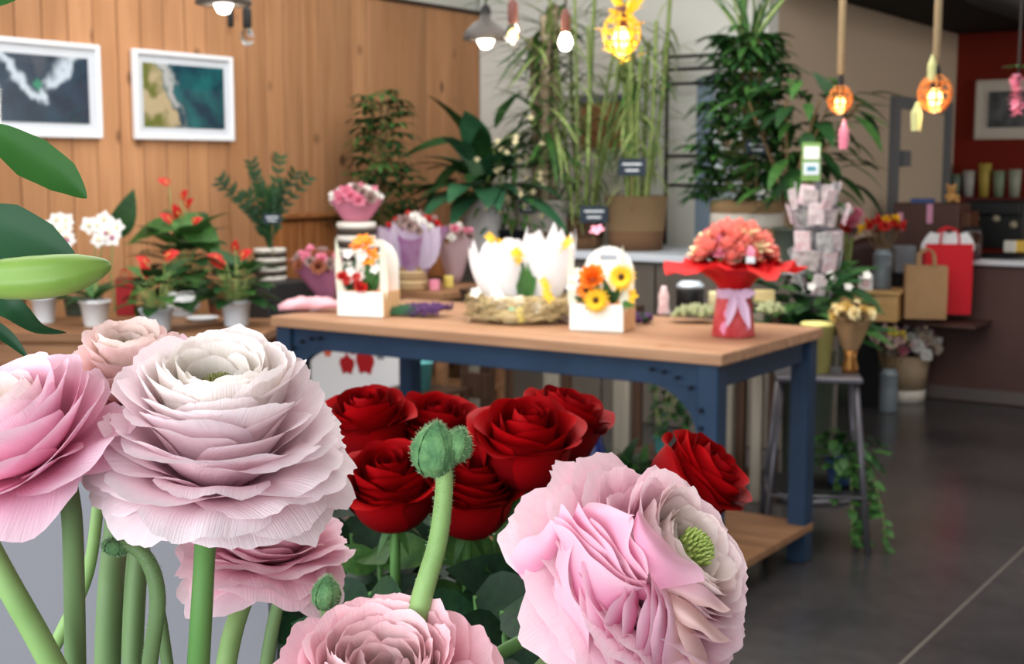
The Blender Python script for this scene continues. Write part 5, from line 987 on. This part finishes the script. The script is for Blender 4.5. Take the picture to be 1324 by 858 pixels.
def colour_mesh(name, V, F, C, UVs, m):
    me = bpy.data.meshes.new(name); me.from_pydata(V, [], F); me.materials.append(m)
    ca = me.attributes.new('Col', 'FLOAT_COLOR', 'POINT')
    ca.data.foreach_set('color', [q for c in C for q in (lin(c[0]), lin(c[1]), lin(c[2]), 1.0)])
    ul = me.uv_layers.new(name='UVMap')
    ul.data.foreach_set('uv', [q for l in me.loops for q in UVs[l.vertex_index]])
    me.shade_smooth(); me.update(); return me
def petal(name, m, th, B, P1, T, phi, Wd, R, col, rng, nu=15, nv=10, ruffle=.03, fringe=.012, round_=.3, lean=.45, cupk=1.0, rho=.3, notch=0.0, twist=0.0, offs=None):
    """one petal: a profile curve from base B to rim T (r, z) swept sideways and wrapped about the flower's axis"""
    L = math.hypot(T[0]-B[0], T[1]-B[1])*lean
    P2 = (T[0]-L*math.sin(phi), T[1]-L*math.cos(phi))
    V = []; C = []; U = []; F = []
    ph = [rng.uniform(0, 6.28) for _ in range(5)]; jit = [rng.uniform(-1, 1) for _ in range(nu)]
    fr = rng.uniform(1.6, 2.6); asym = rng.uniform(-.12, .12); ct, st = math.cos(th), math.sin(th)
    for jv in range(nv):
        v = jv/(nv-1)
        for i in range(nu):
            u = -1 + 2*i/(nu-1); ua = u + asym*(1-u*u)
            ve = v*(1 - round_*abs(ua)**3.2 - notch*math.exp(-(u*4)**2)) + fringe*jit[i]*v**5
            a = 1-ve
            r = B[0]*a**3 + 3*P1[0]*a*a*ve + 3*P2[0]*a*ve*ve + T[0]*ve**3
            z = B[1]*a**3 + 3*P1[1]*a*a*ve + 3*P2[1]*a*ve*ve + T[1]*ve**3
            w = Wd*(.26 + .74*math.sin(min(v*1.15, 1)*PI/2))*1.12
            rh = max(r, rho)*R; al = u*w*R/rh
            rf = ruffle*(v**2.2)*(math.sin(fr*u*2+ph[0]) + .35*math.sin(fr*u*4.1+ph[1]) + .5*math.sin(3*v+2*u+ph[2]))
            x = r*R - rh*(1-math.cos(al))*cupk; y = rh*math.sin(al) + twist*R*v*v
            # push along the profile's normal
            nx, nz = math.cos(phi), -math.sin(phi)
            x += nx*rf*R*.7; zz = z*R + (-nz*.0 + (.5 + .5*abs(math.sin(phi)))*rf)*R
            q = Vector((x*ct - y*st, x*st + y*ct, zz))
            if offs: q += offs
            V.append(q); C.append(col(u, v, rng)); U.append((i/(nu-1), v))
            if jv and i:
                o = jv*nu+i; F.append((o-nu-1, o-nu, o, o-1))
    return colour_mesh(name, V, F, C, U, m)
def interp(tab, t):
    for k in range(len(tab)-1):
        if t <= tab[k+1][0]:
            f = (t-tab[k][0])/(tab[k+1][0]-tab[k][0]); return tuple(tab[k][1+i] + (tab[k+1][1+i]-tab[k][1+i])*f for i in range(len(tab[k])-1))
    return tab[-1][1:]
#        t     r_tip z_tip phi(deg) width
DOME = [(0.0, .07, .62,  -35, .15), (.07, .17, .68, -22, .20), (.16, .29, .74, -8, .26), (.28, .42, .79,  10, .32), (.40, .56, .73, 32, .36),
        (.53, .72, .56,  54, .40), (.66, .85, .30,  74, .43), (.80, .95, .02,  96, .44), (.91, .98, -.2, 122, .46), (1.0, .88, -.40, 148, .44)]
def inv(root):
    M = root.matrix_basis if root.parent is None else root.matrix_world
    return Matrix.LocRotScale(root.location, root.rotation_quaternion if root.rotation_mode == 'QUATERNION' else root.rotation_euler.to_quaternion(), None).inverted()
def stem(root, pts, rads, m, name='stem', n=12):
    I = inv(root); P = path([I @ Vector(p) for p in pts], 8)
    if hasattr(rads, '__len__'):
        k = (len(rads)-1)/(len(P)-1); rr = [rads[int(i*k)] + (rads[min(int(i*k)+1, len(rads)-1)]-rads[int(i*k)])*(i*k-int(i*k)) for i in range(len(P))]
    else: rr = rads
    return MB().tube(P, rr, n).build(name, m, root, True)
def pal(center, mid, deep, rim, cmax=.3):
    """pigment of a petal by its layer t, across (u) and along (v)"""
    def make(t, rng):
        body = mixc(center, mid, sm(cmax*.5, cmax*1.7, t)); k = rng.uniform(-.06, .06); sh = rng.uniform(-7, 7)
        dk = sm(.15, .8, t)
        def col(u, v, r):
            c = mixc(mixc(body, deep, .75*dk), body, sm(.05, .75, v)); c = mixc(c, rim, sm(.72, 1.0, v)*.75)
            s = (.5+.5*math.sin(u*23))*.02*v
            return tuple(max(0, min(255, q*(1+k*.4-s) + sh*.4)) for q in c)
        return col
    return make
def ranunculus(label, px, py, Y, R, axis, N, palette, seed, env=DOME, eye=True, ruffle=.026, fringe=.010, eyem=None, tmin=0.0, nu=15, nv=10, skip=None, group=None):
    nu = 21; rng = random.Random(seed); c = at(px, py, Y)
    q = Vector(axis).normalized().to_track_quat('Z', 'Y')
    root = thing('ranunculus', label, 'flower', c, q=q, group=group)
    GA = 2.39996
    for i in range(N):
        t = tmin + (1-tmin)*(i/(N-1)); rt, zt, ph, wd = interp(env, t)
        rt *= 1 + rng.uniform(-.06, .06); zt += rng.uniform(-.045, .045); ph = math.radians(ph + rng.uniform(-13, 13)); wd *= rng.uniform(.85, 1.2)
        th = i*GA + rng.uniform(-.3, .3)
        if skip and skip(th, t): continue
        me = petal('petal', M_PETAL, th, (.05, -.22), (.5*rt+.05, -.22 + .25*max(0, zt+.22)), (rt, zt), ph, wd, R, palette(t, rng), rng,
                   nu, nv, ruffle*(.3+t), fringe*(.5+t*1.3), round_=rng.uniform(.13, .22), notch=rng.choice((0, 0, .02)) , twist=rng.uniform(-.06, .06))
        put(me, 'petal', root)
    if eye:
        mb = MB(); mb.ball((0, 0, .50*R), .13*R, 9, .75)
        mb.build('receptacle', M_EYE, root, True)
        cb = MB()
        for k in range(60):
            a = k*GA; rr = .13*R*math.sqrt(k/60); zz = .50*R + .097*R*math.sqrt(max(0, 1-(rr/(.13*R))**2))
            cb.tube([(rr*math.cos(a), rr*math.sin(a), zz-.01*R), (rr*1.15*math.cos(a), rr*1.15*math.sin(a), zz+.045*R)], [.018*R, .006*R], 5)
        cb.build('carpels', eyem or M_EYED, root, True, kind='stuff')
    # small green sepals under the head
    for k in range(5):
        s = MB().leaf((0, 0, -.24*R), (math.cos(k*1.257), math.sin(k*1.257), -.25), (0, 0, 1), .42*R, .2*R, .25, .1)
        s.build('sepal', M_STEM, root, True)
    return root
def low(p, px, py, Y): return at(px, py, Y)
PALE = pal((252, 248, 226), (253, 228, 234), (250, 198, 218), (254, 245, 248), .32)
PINK = pal((250, 236, 218), (250, 194, 216), (240, 128, 174), (253, 228, 238), .22)
SALM = pal((250, 228, 220), (249, 190, 202), (238, 124, 156), (253, 220, 228), .25)
SOFT = pal((250, 226, 222), (249, 202, 216), (238, 146, 182), (252, 228, 234), .2)
# the big pale one
f1 = ranunculus('large pale pink ranunculus with a cream heart, facing up, biggest bloom in front', 284, 588, .49, .0508, (.09, -.27, 1), 96, PALE, 11)
stem(f1, [at(268, 660, .492), at(264, 730, .495), at(260, 800, .495), at(254, 900, .5)], [.0042, .0040, .0042, .0045], M_STEMD)
# the one at the left edge, seen from its side
ENV2 = [(0, .2, .55, -15, .35), (.3, .45, .6, 10, .5), (.6, .8, .42, 48, .62), (.85, 1.0, .02, 85, .68), (1, .92, -.55, 140, .66)]
f2 = ranunculus('pink ranunculus with big loose petals cut off by the picture\'s left edge', 30, 572, .475, .040, (-.35, -.42, 1), 34, PINK, 5, env=ENV2, eye=False, ruffle=.05, fringe=.01)
stem(f2, [at(85, 620, .475), at(93, 670, .476), at(96, 760, .48), at(98, 900, .485)], [.0038, .0037, .0038, .004], M_STEM)
# the smaller peach one between them
f3 = ranunculus('peach ranunculus with a creamy closed heart behind the big pale one', 172, 498, .535, .030, (.0, -.25, 1), 60, pal((250, 244, 224), (252, 214, 212), (246, 176, 186), (252, 226, 226), .34), 8, ruffle=.03, eye=True)
stem(f3, [at(165, 570, .54), at(150, 690, .54), at(142, 780, .53), at(138, 900, .53)], [.0048, .0052, .0054, .0054], M_STEM)
f3b = ranunculus('pink ranunculus showing only its rim between the peach and the pale ranunculus', 205, 560, .565, .047, (.05, -.1, 1), 46, PINK, 18, ruffle=.05, eye=False, tmin=.35)
stem(f3b, [at(190, 660, .57), at(178, 740, .565), at(170, 900, .56)], [.004, .0042, .0044], M_STEM)
# below and behind the big one
ENV4 = [(0, .3, .4, 0, .4), (.4, .7, .35, 50, .5), (.7, .97, .0, 90, .56), (1, .9, -.62, 160, .56)]
f4 = ranunculus('pink ranunculus seen from below under the big pale one', 345, 700, .555, .0385, (.1, -.05, 1), 52, SOFT, 21, env=ENV4, eye=False, ruffle=.05)
stem(f4, [at(330, 740, .556), at(310, 790, .55), at(298, 830, .545), at(285, 900, .54)], [.0036, .0040, .0043, .0045], M_STEML)
# bottom centre
f5 = ranunculus('salmon pink ranunculus cut off by the bottom of the picture', 500, 952, .475, .0555, (.0, -.34, 1), 110, SALM, 31, ruffle=.03, eye=False)
stem(f5, [at(500, 940, .476), at(498, 1000, .48), at(495, 1060, .48)], [.004, .0042, .0044], M_STEM)
# the one on the right, turned sideways with folded petals
ENV6 = [(0, .06, .5, -30, .2), (.16, .26, .58, 4, .26), (.3, .42, .60, 24, .32), (.45, .6, .5, 48, .38), (.62, .82, .28, 74, .43), (.8, .98, .0, 98, .48), (1.0, .95, -.5, 150, .5)]
f6 = ranunculus('pink ranunculus turned sideways with crumpled folded petals and a green heart', 826, 752, .472, .0505, (.62, -.36, .52), 96, pal((250, 240, 218), (252, 206, 222), (244, 148, 188), (254, 234, 238), .3), 41, eye=True, tmin=.1, env=ENV6, eyem=mat('carpel_lime', (150, 176, 76), .6, c2=(190, 206, 120), scale=300))
stem(f6, [at(760, 800, .485), at(720, 845, .49), at(670, 900, .5)], [.0032, .0036, .004], M_STEM)
# its crumpled inner petals: soft folds that run together at one point low in the flower's side
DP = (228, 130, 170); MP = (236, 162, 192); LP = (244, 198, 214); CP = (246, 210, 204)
Q6 = at(836, 756, .437)
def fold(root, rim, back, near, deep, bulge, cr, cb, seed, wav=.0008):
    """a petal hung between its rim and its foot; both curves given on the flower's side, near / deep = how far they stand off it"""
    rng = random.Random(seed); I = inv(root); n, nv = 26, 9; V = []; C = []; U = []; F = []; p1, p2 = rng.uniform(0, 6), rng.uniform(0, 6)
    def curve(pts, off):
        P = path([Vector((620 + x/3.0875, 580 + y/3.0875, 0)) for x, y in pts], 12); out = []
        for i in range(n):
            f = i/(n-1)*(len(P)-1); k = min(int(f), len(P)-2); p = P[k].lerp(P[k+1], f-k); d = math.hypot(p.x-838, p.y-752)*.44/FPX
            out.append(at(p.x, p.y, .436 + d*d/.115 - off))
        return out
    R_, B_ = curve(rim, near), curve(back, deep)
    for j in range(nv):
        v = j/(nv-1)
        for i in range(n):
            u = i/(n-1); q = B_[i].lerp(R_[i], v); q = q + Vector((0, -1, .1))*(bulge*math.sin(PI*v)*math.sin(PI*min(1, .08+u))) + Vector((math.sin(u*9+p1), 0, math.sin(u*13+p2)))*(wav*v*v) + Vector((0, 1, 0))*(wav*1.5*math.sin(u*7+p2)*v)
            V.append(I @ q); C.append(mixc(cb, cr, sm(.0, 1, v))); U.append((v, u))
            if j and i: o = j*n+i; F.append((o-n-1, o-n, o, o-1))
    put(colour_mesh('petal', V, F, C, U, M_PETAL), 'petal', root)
def sh(pts, dx, dy): return [(x+dx, y+dy) for x, y in pts]
r1 = [(655, 548), (560, 512), (470, 450), (410, 390), (350, 330), (296, 288)]; r2 = [(660, 540), (590, 490), (520, 400), (450, 300), (402, 222)]
r2b = [(662, 535), (610, 480), (560, 420), (500, 330), (452, 262)]
r3 = [(668, 522), (640, 450), (600, 380), (608, 300), (588, 254), (525, 230), (440, 226)]
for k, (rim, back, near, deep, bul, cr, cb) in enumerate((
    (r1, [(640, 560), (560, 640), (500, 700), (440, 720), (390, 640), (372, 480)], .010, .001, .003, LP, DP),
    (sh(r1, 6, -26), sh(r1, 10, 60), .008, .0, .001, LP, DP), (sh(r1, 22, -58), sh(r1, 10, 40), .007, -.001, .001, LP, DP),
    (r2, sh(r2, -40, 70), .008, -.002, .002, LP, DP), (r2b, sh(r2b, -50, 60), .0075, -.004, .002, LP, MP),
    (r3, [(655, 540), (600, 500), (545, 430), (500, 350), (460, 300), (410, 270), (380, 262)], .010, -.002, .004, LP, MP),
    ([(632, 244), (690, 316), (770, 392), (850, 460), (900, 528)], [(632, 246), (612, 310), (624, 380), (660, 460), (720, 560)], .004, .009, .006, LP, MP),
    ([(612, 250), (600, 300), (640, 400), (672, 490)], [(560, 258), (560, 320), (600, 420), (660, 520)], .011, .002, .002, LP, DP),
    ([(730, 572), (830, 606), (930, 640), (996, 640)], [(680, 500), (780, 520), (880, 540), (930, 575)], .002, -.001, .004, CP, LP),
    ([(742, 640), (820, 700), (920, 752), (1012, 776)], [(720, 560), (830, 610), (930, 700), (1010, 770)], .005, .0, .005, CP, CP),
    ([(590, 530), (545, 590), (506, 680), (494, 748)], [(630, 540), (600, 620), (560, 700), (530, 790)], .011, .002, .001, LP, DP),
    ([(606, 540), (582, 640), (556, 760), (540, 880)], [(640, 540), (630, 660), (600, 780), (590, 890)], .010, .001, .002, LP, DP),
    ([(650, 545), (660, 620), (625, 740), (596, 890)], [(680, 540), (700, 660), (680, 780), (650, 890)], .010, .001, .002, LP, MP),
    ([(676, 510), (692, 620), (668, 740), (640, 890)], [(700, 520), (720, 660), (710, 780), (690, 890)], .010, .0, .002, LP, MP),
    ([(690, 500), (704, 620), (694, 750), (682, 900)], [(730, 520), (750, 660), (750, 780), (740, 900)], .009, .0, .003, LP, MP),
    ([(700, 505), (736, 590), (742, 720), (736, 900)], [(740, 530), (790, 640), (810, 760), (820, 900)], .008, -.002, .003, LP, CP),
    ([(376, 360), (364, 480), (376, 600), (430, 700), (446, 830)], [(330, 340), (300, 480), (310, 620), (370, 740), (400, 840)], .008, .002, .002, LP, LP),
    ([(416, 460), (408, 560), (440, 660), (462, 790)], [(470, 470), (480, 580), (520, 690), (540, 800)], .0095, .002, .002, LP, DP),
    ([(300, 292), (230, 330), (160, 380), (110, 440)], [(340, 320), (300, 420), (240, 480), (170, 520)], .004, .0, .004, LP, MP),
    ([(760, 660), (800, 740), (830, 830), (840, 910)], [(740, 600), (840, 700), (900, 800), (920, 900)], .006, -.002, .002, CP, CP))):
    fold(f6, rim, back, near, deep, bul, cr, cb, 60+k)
# buds
def bud(label, px, py, Y, R, lobes, stempts, srad, sm_, seed):
    rng = random.Random(seed); root = thing('ranunculus_bud', label, 'bud', at(px, py, Y))
    for li, (ox, oz, rx, rz_, tilt) in enumerate(lobes):
        mb = MB(); prof = [(1e-5, -.9), (.45, -.82), (.82, -.5), (1, -.08), (.9, .35), (.6, .7), (.25, .93), (1e-5, 1.08)]
        M = Matrix.Rotation(tilt, 3, 'Y')
        mb.lathe([(r*rx, z*rz_) for r, z in prof], 20, (ox, li*.0012, oz), M, wob=lambda a, i: 1 + .07*abs(math.sin(2.5*a+li)) - .06)
        o = mb.build('bud_lobe', M_BUD, root, True)
        for k in range(3):     # sepals lying on the lobe, their edges proud
            sp = MB(); vs = []; fs = []
            for a_ in range(7):
                for b_ in range(7):
                    an = -PI/2 + (k-1)*1.15 + (a_/6-.5)*1.0*math.sin(PI*(.12+.8*b_/6)); j_ = b_*(len(prof)-1)/6; f0 = int(j_); f1_ = min(f0+1, len(prof)-1); ff = j_-f0
                    r = (prof[f0][0]*(1-ff)+prof[f1_][0]*ff)*rx*1.05+.0003; z = (prof[f0][1]*(1-ff)+prof[f1_][1]*ff)*rz_*1.02
                    vs.append(M @ Vector((r*math.cos(an), r*math.sin(an), z)) + Vector((ox, li*.0012, oz)))
                    if a_ and b_: q = a_*7+b_; fs.append((q-8, q-7, q, q-1))
            sp.add(vs, fs).build('sepal', M_BUD, o, True)
        fz = MB()
        for k in range(420):
            an = rng.uniform(0, 2*PI); jj = rng.uniform(.3, len(prof)-1.01); f0 = int(jj); ff = jj-f0
            r = (prof[f0][0]*(1-ff)+prof[f0+1][0]*ff)*rx; z = (prof[f0][1]*(1-ff)+prof[f0+1][1]*ff)*rz_
            p = M @ Vector((r*math.cos(an), r*math.sin(an), z)) + Vector((ox, li*.0012, oz))
            d = (M @ Vector((math.cos(an), math.sin(an), z/rz_*.6))).normalized() + Vector((rng.uniform(-.4, .4), rng.uniform(-.4, .4), rng.uniform(-.2, .5)))
            fz.tube([p, p + d*.0013], [.00009, .00003], 3, False)
        fz.build('fuzz', M_FUZZ, o, False, kind='stuff')
    st = stem(root, stempts, srad, sm_)
    I = inv(root); fz = MB(); P = path([I @ Vector(p) for p in stempts], 8)
    for k in range(500):
        i = rng.randrange(len(P)-1); p = P[i].lerp(P[i+1], rng.random()); an = rng.uniform(0, 6.28); d = Vector((math.cos(an), math.sin(an), .3))
        rr = srad if not hasattr(srad, '__len__') else srad[0]
        fz.tube([p + d*rr*.95, p + d*(rr+.0011)], [.00008, .00003], 3, False)
    fz.build('stem_fuzz', M_FUZZ, st, False, kind='stuff'); return root
bud('fuzzy green two-lobed ranunculus bud on a tall stem before the red roses', 566, 580, .49, .01,
    [(-.0012, -.001, .0088, .0106, .10), (.0068, .0006, .0058, .0068, .35)],
    [at(573, 600, .49), at(574, 635, .49), at(566, 700, .488), at(546, 770, .485), at(530, 840, .482)], [.0031, .0033, .0036, .004, .0043], M_STEML, 2)
bud('small pointed green ranunculus bud peeping over the salmon ranunculus', 422, 768, .51, .006, [(0, 0, .0056, .0072, .12)],
    [at(422, 785, .51), at(424, 830, .51), at(428, 900, .51)], [.0022, .0024, .0026], M_STEM, 4)
bud('hooked green ranunculus bud on a bent stem under the big pale bloom', 150, 706, .50, .006, [(0, 0, .0052, .0036, .2)],
    [at(150, 705, .5), at(172, 706, .499), at(194, 730, .498), at(204, 775, .497), at(196, 840, .497), at(186, 910, .497)], [.0026, .0028, .003, .0031, .0031, .0032], M_STEM, 6)
# further stems of the bunch (their blooms are hidden)
def lone(label, pts, rads, m): 
    t = thing('cut_flower_stalk', label, 'stalk', pts[-1]); stem(t, pts, rads, m); return t
lone('thick pale green stem slanting up out of the lower left corner', [at(-40, 660, .46), at(5, 745, .46), at(50, 825, .462), at(100, 920, .465)], [.0042, .0044, .0045, .0046], M_STEML)
lone('thin pale stem crossing behind the left pink flower\'s stem', [at(132, 570, .56), at(126, 660, .56), at(112, 745, .56), at(78, 820, .56), at(40, 900, .56)], [.0026, .0026, .0027, .0028, .003], M_STEML)
lone('thin green stem just right of the hooked bud\'s stem', [at(196, 740, .54), at(208, 800, .54), at(222, 900, .54)], [.0024, .0025, .0027], M_STEM)
lone('short green stem tip between the pale and the salmon ranunculus', [at(362, 770, .53), at(352, 815, .53), at(338, 900, .53)], [.0026, .0028, .003], M_STEM)
lone('green stem under the sideways pink ranunculus, nearer the salmon one', [at(735, 785, .56), at(690, 820, .56), at(640, 850, .56), at(600, 900, .56)], [.0026, .003, .0032, .0034], M_STEMD)
lone('pale green stem rising behind the peach ranunculus\'s stem', [at(172, 690, .6), at(168, 770, .6), at(176, 900, .6)], [.005, .0052, .0054], M_STEM)
# ------------------------------------------------------------------ red roses
ROSE = [(0, .10, .44, -18, .22), (.12, .18, .47, -10, .3), (.28, .32, .46, 0, .42), (.45, .50, .42, 14, .55), (.62, .68, .34, 36, .66), (.8, .88, .22, 66, .74), (1, 1.0, .04, 100, .80)]
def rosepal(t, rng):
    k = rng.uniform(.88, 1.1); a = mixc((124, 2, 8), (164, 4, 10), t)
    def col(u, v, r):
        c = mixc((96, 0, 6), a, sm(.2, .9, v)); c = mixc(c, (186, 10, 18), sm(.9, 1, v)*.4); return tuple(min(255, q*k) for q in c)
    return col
rleaf = MB().leaf((0, 0, 0), (1, 0, 0), (0, 0, 1), 1, .58, .22, .14, 6).mesh('rose_leaf', M_RLEAF); rleaf2 = MB().leaf((0, 0, 0), (1, 0, 0), (0, 0, 1), 1, .55, .3, .18, 6).mesh('rose_leaf', M_RLEAF2)
def rose(label, px, py, Y, R, axis, seed, stempts=None, leaves=0, N=23):
    rng = random.Random(seed); R *= 1.07; q = Vector(axis).normalized().to_track_quat('Z', 'Y'); root = thing('red_rose', label, 'rose', at(px, py, Y), q=q, group='red roses of the bunch')
    for i in range(N):
        t = (i/(N-1))**.9; rt, zt, ph, wd = interp(ROSE, t); rt *= 1+rng.uniform(-.06, .06); zt += rng.uniform(-.04, .04); ph = math.radians(ph+rng.uniform(-10, 14))
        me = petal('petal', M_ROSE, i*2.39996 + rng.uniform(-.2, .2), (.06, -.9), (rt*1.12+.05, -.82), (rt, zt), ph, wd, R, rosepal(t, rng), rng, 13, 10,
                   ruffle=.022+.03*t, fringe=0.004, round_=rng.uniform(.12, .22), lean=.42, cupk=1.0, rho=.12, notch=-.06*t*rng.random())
        put(me, 'petal', root)
    for k in range(5):
        MB().leaf((0, 0, -.88*R), (math.cos(k*1.257+.3), math.sin(k*1.257+.3), -.35), (0, 0, 1), .6*R, .16*R, .5, .1).build('sepal', M_RLEAF2, root, True)
    I = inv(root)
    base = root.location - Vector(axis).normalized()*.85*R
    pts = stempts or [base, base + Vector((0, 0, -.05)), base + Vector((rng.uniform(-.01, .01), 0, -.14)), base + Vector((rng.uniform(-.02, .02), 0, -.30))]
    stem(root, pts, .0032, M_STEMD, n=8)
    for k in range(leaves):
        f = rng.uniform(.12, .9); p = Vector(pts[0]).lerp(Vector(pts[-1]), f*.75); an = rng.uniform(0, 6.28)
        d = Vector((math.cos(an), math.sin(an)-.35, rng.uniform(-.35, .45))).normalized(); l = rng.uniform(.028, .046); p = p + d*.012
        me = rleaf2 if rng.random() < .18 else rleaf
        put(me, 'leaf', root, I @ orient(p, d, Vector((rng.uniform(-.5, .5), -.5, 1)), l)); 
    return root
rose('red rose at the back beside the big pale ranunculus', 474, 539, .86, .0320, (-.1, -.28, 1), 1, leaves=12)
rose('red rose behind the fuzzy bud with a wide outer petal', 566, 548, .88, .0315, (.12, -.3, 1), 2, leaves=12)
rose('red rose with a deep open cup below the back row, left of the fuzzy bud', 506, 619, .78, .0325, (-.02, -.42, 1), 3, leaves=14)
rose('red rose right behind the fuzzy bud\'s stem', 612, 625, .80, .0345, (.16, -.40, 1), 4, leaves=14)
rose('largest red rose, upright in the middle of the bunch', 682, 563, .80, .0345, (.08, -.36, 1), 5, leaves=14)
rose('red rose half hidden behind the largest red rose', 733, 539, .88, .0325, (.35, -.12, 1), 6, leaves=12)
rose('single red rose leaning aside above the sideways pink ranunculus', 912, 613, .80, .0335, (.72, -.30, .75), 7,
     [at(880, 668, .80), at(840, 740, .80), at(800, 830, .80), at(770, 950, .80)], leaves=3)
# greenery standing in the bunch: each a leafy sprig
def sprig(label, px, py, Y, H, n, seed, leanx=0, m=None):
    rng = random.Random(seed); top = at(px, py, Y); t = thing('leafy_sprig', label, 'foliage', top - Vector((leanx, 0, H)), group='leafy sprigs between the roses')
    b = Vector((0, 0, 0)); e = Vector((leanx, 0, H)); MB().tube(path([b, b.lerp(e, .5) + Vector((.01, 0, 0)), e], 5), [.0022]*5 + [.0018]*6, 6).build('stem', M_STEMD, t, True)
    for k in range(n):
        f = .12 + .88*k/(n-1); p = b.lerp(e, f); an = k*2.4 + rng.uniform(-.5, .5); d = Vector((math.cos(an), math.sin(an)-.25, rng.uniform(-.1, .55)))
        put(m or rleaf, 'leaf', t, orient(p, d, Vector((rng.uniform(-.6, .6), -1.1, .7)), rng.uniform(.034, .058)))
k = 0
for px, py, Y, leanx in ((455, 690, .84, 0), (490, 715, .82, .01), (535, 700, .9, 0), (590, 715, .86, 0), (640, 690, .84, .015), (660, 730, .92, 0), (700, 665, .9, 0), (615, 770, .74, 0), (555, 740, .98, 0), (480, 765, .74, 0),
                         (690, 745, .8, 0), (445, 755, .92, 0), (650, 790, .68, .0), (740, 800, .8, 0), (390, 800, .8, 0), (770, 690, .9, 0), (520, 660, .95, 0)):
    names = ('under the back rose', 'under the cupped rose', 'behind the bud stem', 'right of the bud stem', 'under the largest rose', 'deep behind the largest rose', 'below the half hidden rose', 'low beside the salmon ranunculus',
             'deep behind the bud stem', 'low above the salmon ranunculus', 'left of the sideways ranunculus', 'beside the pink ranunculus seen from below', 'low left of the sideways ranunculus', 'under the sideways ranunculus', 'under the pink ranunculus seen from below', 'behind the sideways ranunculus', 'deep between the roses')
    sprig('dark green leafy sprig ' + names[k], px, py, Y, .34, 40, 50+k, leanx, rleaf2 if k in (1, 4) else None); k += 1
# ------------------------------------------------------------------ lily at the left edge
def blade(root, name, pts, ws, nrm, m, fold=.18, nb=14):
    I = inv(root); P = path(pts, 6); n = len(P); V = []; F = []; nrm = Vector(nrm).normalized(); ki = (len(ws)-1)/(n-1); q = 7
    for i, p in enumerate(P):
        t = (P[min(i+1, n-1)] - P[max(i-1, 0)]).normalized(); sd = t.cross(nrm).normalized(); nn = sd.cross(t)
        f = i*ki; a = int(f); w = (ws[a] + (ws[min(a+1, len(ws)-1)]-ws[a])*(f-a))*.5
        for k in range(q):
            u = -1 + 2*k/(q-1); V.append(I @ (p + sd*(w*u) + nn*(fold*w*(abs(u)**1.3) + .02*w*math.sin(9*u))))
            if i and k: o = i*q+k; F.append((o-q-1, o-q, o, o-1))
    return MB().add(V, F).build(name, m, root, True)
ly = thing('lily_stem', 'lily stem entering at the left edge with long green leaves and a closed bud', 'lily', at(-70, 420, .52))
stem(ly, [at(-62, -20, .50), at(-66, 200, .51), at(-70, 420, .52), at(-76, 700, .53)], [.003, .0035, .004, .0042], M_STEMD)
mmY = .5/1750
blade(ly, 'leaf', [at(-62, 168, .50), at(-30, 168, .495), at(0, 178, .49), at(42, 205, .487), at(82, 230, .485), at(112, 256, .485)], [x*mmY for x in (6, 18, 36, 56, 44, 2)], (.1, -1, .35), M_LILY, .16)
blade(ly, 'leaf', [at(-66, 296, .52), at(-30, 294, .515), at(10, 302, .51), at(56, 318, .507), at(102, 338, .505)], [x*mmY for x in (30, 66, 80, 60, 2)], (.1, -1, .35), M_LILYD, .14)
blade(ly, 'leaf', [at(-60, 370, .53), at(-20, 382, .53), at(15, 398, .525), at(50, 424, .53), at(86, 430, .54)], [x*mmY for x in (16, 32, 38, 28, 12, 1)], (.1, -1, .4), M_LILYD, .16)
blade(ly, 'leaf', [at(-66, 428, .55), at(-30, 420, .55), at(5, 432, .55), at(36, 462, .55)], [x*mmY for x in (10, 24, 26, 18, 2)], (.1, -1, .4), M_LILYD, .2)
blade(ly, 'leaf', [at(-60, -10, .49), at(-20, 2, .485), at(14, -4, .485), at(44, -24, .49)], [x*mmY for x in (10, 26, 26, 20, 2)], (.1, -.8, .6), M_LILY, .25)
P = path([at(-40, 364, .49), at(0, 361, .486), at(60, 358, .483), at(110, 350, .485), at(142, 342, .49)], 6); I = inv(ly)
rb = [mmY*x for x in (8, 20, 26, 28, 27, 23, 15, 5)]; kk = (len(rb)-1)/(len(P)-1)
rad = [rb[int(i*kk)] + (rb[min(int(i*kk)+1, 7)]-rb[int(i*kk)])*(i*kk-int(i*kk)) for i in range(len(P))]
mb = MB(); mb.tube([I @ p for p in P], rad, 24)
for i in range(len(P)):               # three seams run the length of the bud
    c = I @ P[i]
    for k_ in range(24):
        qv = Vector(mb.v[i*24+k_]); mb.v[i*24+k_] = tuple(c + (qv-c)*(1 - .16*max(0, math.cos(3*2*PI*k_/24 + .9))**6))
mb.build('bud', M_LBUD, ly, True, label='pale green closed lily bud')
# ------------------------------------------------------------------ what the bunches stand on
gp = mat('pale_grey_board', (124, 124, 130), .6)
ds = thing('display_stand', 'pale grey display stand whose back panel shows behind the flower stems', 'stand', (-.05, .62, .0))
MB().bbox((.1, 0, .86), (1.0, .72, .04), .005).build('stand_top', gp, ds)
MB().bbox((-.24, .16, 1.11), (.30, .012, .46), .004).build('back_panel', gp, ds)
for sx in (-.36, .56):
    for sy in (-.32, .32): MB().bbox((sx, sy, .42), (.05, .05, .84), .004).build('leg', gp, ds)
for nm, c, r, lb in (('black_flower_bucket', (.02, .84), .15, 'black florist bucket holding the red roses'), ('zinc_flower_bucket', (-.1, .50), .12, 'zinc florist bucket holding the ranunculus stems')):
    b = thing(nm, lb, 'bucket', (c[0], c[1], .88))
    MB().lathe([(1e-5, .0), (r*.75, 0), (r, .22), (r*1.04, .225), (r*.97, .22), (r*.72, .01), (1e-5, .01)], 28).build('bucket_body', M_BLACK if 'black' in nm else M_GREYMET, b, True)
